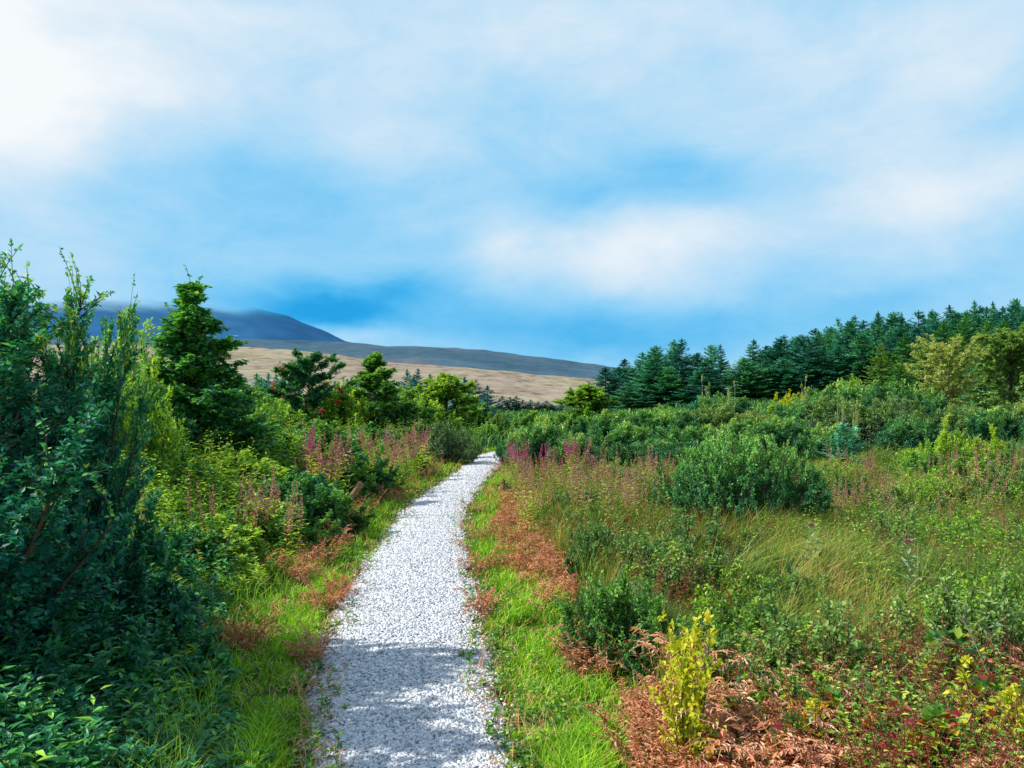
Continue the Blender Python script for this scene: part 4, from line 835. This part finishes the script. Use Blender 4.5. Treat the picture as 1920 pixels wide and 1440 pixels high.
# herbs in the meadow
X, Y = scatter(20000, (1000, 2300), (2.2, 26), seed=55)
d, s = pathdist(X, Y); m = (s > 0) & (d > 1.3) & (vnoise(X, Y, 1.2, 66) > -.1); X, Y = keep(X, Y, m); r = np.random.default_rng(56)
st_, lf, E = herb_geo(gp(X, Y, -.02), r.uniform(.15, .5, len(X)) * (1 + .02 * Y), r, 14, .04, .02, leanamt=.4, tint=(0, .9))
tag(build('meadow_herbs', [st_, lf], M['herb']), 'low green leafy herbs mixed into the right-hand meadow', 'herbs', kind='stuff')
X, Y = scatter(13000, (960, 2300), (2.2, 24), seed=57)
d, s = pathdist(X, Y); m = (s > 0) & (d > 1.1) & (vnoise(X, Y, 1.4, 67) > .1); X, Y = keep(X, Y, m); r = np.random.default_rng(58)
st_, lf, E = herb_geo(gp(X, Y, -.02), r.uniform(.25, .58, len(X)), r, 30, .018, .007, leanamt=.5, t0=.45)
tag(build('sorrel', [st_, lf], M['sorrel']), 'rusty red sorrel seed stalks scattered through the right meadow', 'sorrel', kind='stuff')
X, Y = scatter(9000, (1080, 2250), (2.1, 4.4), seed=59)
d, s = pathdist(X, Y); m = (s > 0) & (d > .9) & (vnoise(X, Y, 2.2, 68) > .02) & (np.random.default_rng(61).uniform(0, 1, len(X)) < .75); X, Y = keep(X, Y, m); n = len(X); r = np.random.default_rng(60)
pp = fronds(gp(X, Y, 0) + np.column_stack([0 * X, 0 * X, r.uniform(0, .22, n)]), r.uniform(0, 6.28, n), r.uniform(.12, .30, n), r, 13, curl=r.uniform(.0, .8, (n, 1)), arch=.9, W=.09)
pp.append(merge_blades(blades(gp(X, Y), rv(n, r) * [1.2, 1.2, 0], r.uniform(.08, .35, n), .004, r.uniform(.3, 1, n), .5)))
tag(build('bracken_litter', pp, M['rust']), 'crumpled reddish bracken litter across the right foreground', 'bracken', kind='stuff')
# herb thicket on the left bank
X, Y = scatter(11500, (-250, 900), (4.6, 30), seed=71)
d, s = pathdist(X, Y); m = (s < 0) & (d > .8 + .25 * zone_noise(X, Y, 1.7, 8)); X, Y = keep(X, Y, m); r = np.random.default_rng(72); d = d[m]
hh = (.30 + .72 * smooth(.8, 2.4, d)) * r.uniform(.55, 1.1, len(X)) * (1 + .3 * vnoise(X, Y, 1.4, 73))
sh = (X / Y < (215 - CX) / F) | ((Y < 5.6) & (X < -2.0))
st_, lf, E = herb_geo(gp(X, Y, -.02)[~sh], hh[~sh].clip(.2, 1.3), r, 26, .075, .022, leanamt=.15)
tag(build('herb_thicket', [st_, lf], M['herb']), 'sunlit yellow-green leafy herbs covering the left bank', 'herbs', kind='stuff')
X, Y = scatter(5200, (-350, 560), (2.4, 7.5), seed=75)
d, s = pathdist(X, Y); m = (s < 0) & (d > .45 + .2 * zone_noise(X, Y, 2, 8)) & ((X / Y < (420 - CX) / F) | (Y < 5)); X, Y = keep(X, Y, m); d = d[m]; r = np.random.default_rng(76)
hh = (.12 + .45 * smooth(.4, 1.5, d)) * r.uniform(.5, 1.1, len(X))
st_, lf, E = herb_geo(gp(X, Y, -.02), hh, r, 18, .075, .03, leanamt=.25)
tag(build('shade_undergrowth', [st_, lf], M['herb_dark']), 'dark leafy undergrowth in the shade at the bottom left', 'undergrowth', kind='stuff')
X, Y = scatter(46000, (-350, 900), (2.3, 30), seed=77)
d, s = pathdist(X, Y); m = (s < 0) & (d > .5); X, Y = keep(X, Y, m); n = len(X); r = np.random.default_rng(78)
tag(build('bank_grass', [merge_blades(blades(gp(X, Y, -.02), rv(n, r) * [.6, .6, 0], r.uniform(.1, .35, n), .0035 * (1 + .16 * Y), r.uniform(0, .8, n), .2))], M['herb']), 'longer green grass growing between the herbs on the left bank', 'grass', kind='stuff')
# twigs and dead leaves on the gravel
X, Y = scatter(22000, (300, 1300), (2.2, 20), seed=81)
d, s = pathdist(X, Y); r = np.random.default_rng(82); m = (d > -.4) & (d < .1) & (r.uniform(0, 1, len(d)) < np.exp(-np.abs(d) * 10) * (.35 + .65 * smooth(-.2, .6, vnoise(X, Y, 2.4, 83)))); X, Y = keep(X, Y, m); n = len(X)
tag(build('leaf_litter', [leaf(gp(X, Y, .035), rv(n, r) * [1, 1, .15], rv(n, r) * .3 + [0, 0, 1.], r.uniform(.012, .035, n), r.uniform(.005, .012, n), r.uniform(0, 1, n))], M['litter']), 'brown dead leaf scraps strewn along the gravel edges', 'leaf litter', kind='stuff')
# rough scrub floor out to the woods
X, Y = scatter(90000, (-600, 2500), (22, 130), power=1.0, seed=85)
d, s = pathdist(X, Y); m = d > .7; X, Y = keep(X, Y, m); n = len(X); r = np.random.default_rng(86)
tag(build('scrub_grass', [merge_blades(blades(gp(X, Y, -.03), rv(n, r) * [.6, .6, 0], r.uniform(.3, .8, n), .004 * Y * .35, r.uniform(0, .8, n), .3))], M['mid_green']), 'rough green scrub grass between the bushes and the woods', 'scrub', kind='stuff')

for o in list(sc.objects):
    for k in ('_H', '_R'):
        if k in o: del o[k]

#__LIGHT__
# ================================================================== LIGHT, SKY, CAMERA
SUN_AZ = math.radians(-92); SUN_EL = math.radians(43)
sd = np.array([math.sin(SUN_AZ) * math.cos(SUN_EL), math.cos(SUN_AZ) * math.cos(SUN_EL), math.sin(SUN_EL)])
from mathutils import Vector
l = bpy.data.lights.new('sun', 'SUN'); l.energy = 5.0; l.angle = math.radians(.6); l.color = (1, .95, .86)
lo = bpy.data.objects.new('sun', l); COL.objects.link(lo); lo.rotation_euler = Vector(-sd).to_track_quat('-Z', 'Y').to_euler(); lo.location = (-20, 0, 30)

w = bpy.data.worlds.new('World'); sc.world = w; w.use_nodes = True; nt = w.node_tree; nt.nodes.clear(); lk = nt.links.new
tc = nt.nodes.new('ShaderNodeTexCoord'); sep = nt.nodes.new('ShaderNodeSeparateXYZ'); lk(tc.outputs['Generated'], sep.inputs[0])
az = math_(nt, 'ARCTAN2', sep.outputs[0], sep.outputs[1]); el = math_(nt, 'ARCSINE', sep.outputs[2])
def noise(scale, stretch, detail, rough=.55, off=(0, 0, 0), dist=0.):
    mp = nt.nodes.new('ShaderNodeMapping'); mp.inputs['Scale'].default_value = stretch; mp.inputs['Location'].default_value = off; lk(tc.outputs['Generated'], mp.inputs[0])
    n = N_(nt, 'ShaderNodeTexNoise'); n.inputs['Scale'].default_value = scale; n.inputs['Detail'].default_value = detail; n.inputs['Roughness'].default_value = rough; n.inputs['Distortion'].default_value = dist
    lk(mp.outputs[0], n.inputs['Vector']); return n
wn = noise(3.2, (1, 1, 2.0), 5, .5, (2, 1, 0))
ws = nt.nodes.new('ShaderNodeSeparateColor'); lk(wn.outputs['Color'], ws.inputs[0])
az2 = math_(nt, 'ADD', az, math_(nt, 'MULTIPLY_ADD', ws.outputs[0], .26, -.13)); el2 = math_(nt, 'ADD', el, math_(nt, 'MULTIPLY_ADD', ws.outputs[1], .13, -.065))
cmb = nt.nodes.new('ShaderNodeCombineXYZ'); lk(az2, cmb.inputs[0]); lk(el2, cmb.inputs[1])
# cloud banks and blue gaps by azimuth and elevation: (px, py, half width, half height, amount)
blobs = [(20, 150, 190, 190, .50), (250, 130, 200, 60, .14), (400, 20, 300, 60, .10), (900, 20, 400, 60, .12), (1250, 60, 300, 120, .12), (1700, 100, 300, 120, .14), (1560, 230, 400, 90, .08),
         (1850, 340, 220, 70, .20), (1700, 370, 180, 60, .14), (1330, 430, 210, 50, .20), (1150, 490, 230, 60, .20), (950, 470, 120, 50, .10), (1700, 480, 250, 60, .10),
         (740, 260, 200, 90, .12), (620, 160, 260, 60, .04), (800, 440, 160, 60, .05),
         (1260, 330, 170, 50, -.20), (1080, 370, 140, 45, -.16), (660, 585, 190, 40, -.52), (1050, 610, 420, 60, -.24), (1560, 560, 260, 45, -.12), (1300, 640, 300, 60, -.14), (330, 400, 330, 120, -.09), (450, 560, 220, 50, -.10), (500, 330, 330, 70, -.08), (1600, 180, 200, 60, -.03),
         (700, 630, 120, 22, .20), (1110, 662, 60, 22, .10), (1860, 220, 140, 60, -.05)]
pitch = math.atan(30 / F)
acc = None
for px, py, a, b, amt in blobs:
    x = (px - CX) / F; z = (YH - py) / F
    A = math.atan2(x, 1); E = math.atan2(z, math.hypot(x, 1))
    sa = a / F * .75; sb = b / F * .95
    s1 = N_(nt, 'ShaderNodeVectorMath', operation='SUBTRACT'); lk(cmb.outputs[0], s1.inputs[0]); s1.inputs[1].default_value = (A, E, 0)
    s2 = N_(nt, 'ShaderNodeVectorMath', operation='MULTIPLY'); lk(s1.outputs[0], s2.inputs[0]); s2.inputs[1].default_value = (1 / sa, 1 / sb, 0)
    s3 = N_(nt, 'ShaderNodeVectorMath', operation='DOT_PRODUCT'); lk(s2.outputs[0], s3.inputs[0]); lk(s2.outputs[0], s3.inputs[1])
    e = math_(nt, 'EXPONENT', math_(nt, 'MULTIPLY', s3.outputs['Value'], -1.0))
    acc = math_(nt, 'MULTIPLY', e, amt) if acc is None else math_(nt, 'MULTIPLY_ADD', e, amt, acc)
n1 = noise(3.0, (1, 1, 2.6), 9, .6, (.3, 4, 1), .3); n2 = noise(8, (1, 1, 1.7), 8, .66, (5, 1, 1), .5)
f = math_(nt, 'ADD', acc, math_(nt, 'MULTIPLY_ADD', n1.outputs[0], .50, -.25))
f = math_(nt, 'ADD', f, math_(nt, 'MULTIPLY_ADD', n2.outputs[0], .26, -.13))
f = math_(nt, 'ADD', f, math_(nt, 'MULTIPLY_ADD', el, .20, .53))
rs = ramp(nt, [(.0, (.0, .34, .78)), (.18, (.04, .45, .87)), (.38, (.18, .58, .93)), (.55, (.34, .68, .95)), (.70, (.56, .77, .94)), (.85, (.79, .88, .96)), (1, (.97, .99, 1.0))]); lk(f, rs.inputs[0])
rs.color_ramp.interpolation = 'B_SPLINE'
sk = nt.nodes.new('ShaderNodeTexSky'); sk.sky_type = 'NISHITA'; sk.sun_disc = False; sk.sun_elevation = SUN_EL; sk.sun_rotation = SUN_AZ
b1 = nt.nodes.new('ShaderNodeBackground'); b1.inputs[1].default_value = .14; lk(sk.outputs[0], b1.inputs[0])
b2 = nt.nodes.new('ShaderNodeBackground'); b2.inputs[1].default_value = 1.0; lk(rs.outputs[0], b2.inputs[0])
# cloud cover: thick ahead, open blue sky overhead and behind
cov = nt.nodes.new('ShaderNodeMapRange'); cov.interpolation_type = 'SMOOTHSTEP'; cov.inputs[1].default_value = -.1; cov.inputs[2].default_value = .6; cov.inputs[3].default_value = .15; cov.inputs[4].default_value = .97; lk(sep.outputs[1], cov.inputs[0])
mx = nt.nodes.new('ShaderNodeMixShader'); lk(cov.outputs[0], mx.inputs[0]); lk(b1.outputs[0], mx.inputs[1]); lk(b2.outputs[0], mx.inputs[2])
ow = nt.nodes.new('ShaderNodeOutputWorld'); lk(mx.outputs[0], ow.inputs[0])

cam = bpy.data.cameras.new('camera'); co = bpy.data.objects.new('camera', cam); COL.objects.link(co)
cam.sensor_width = 36; cam.lens = F / 1920 * 36; cam.clip_end = 20000; cam.clip_start = .05
co.location = (0, 0, EYE); co.rotation_euler = (PI / 2 + pitch, 0, 0); sc.camera = co
sc.view_settings.view_transform = 'Standard'; sc.view_settings.look = 'None'; sc.view_settings.exposure = 0
sc.cycles.max_bounces = 5; sc.cycles.diffuse_bounces = 3; sc.cycles.transparent_max_bounces = 8
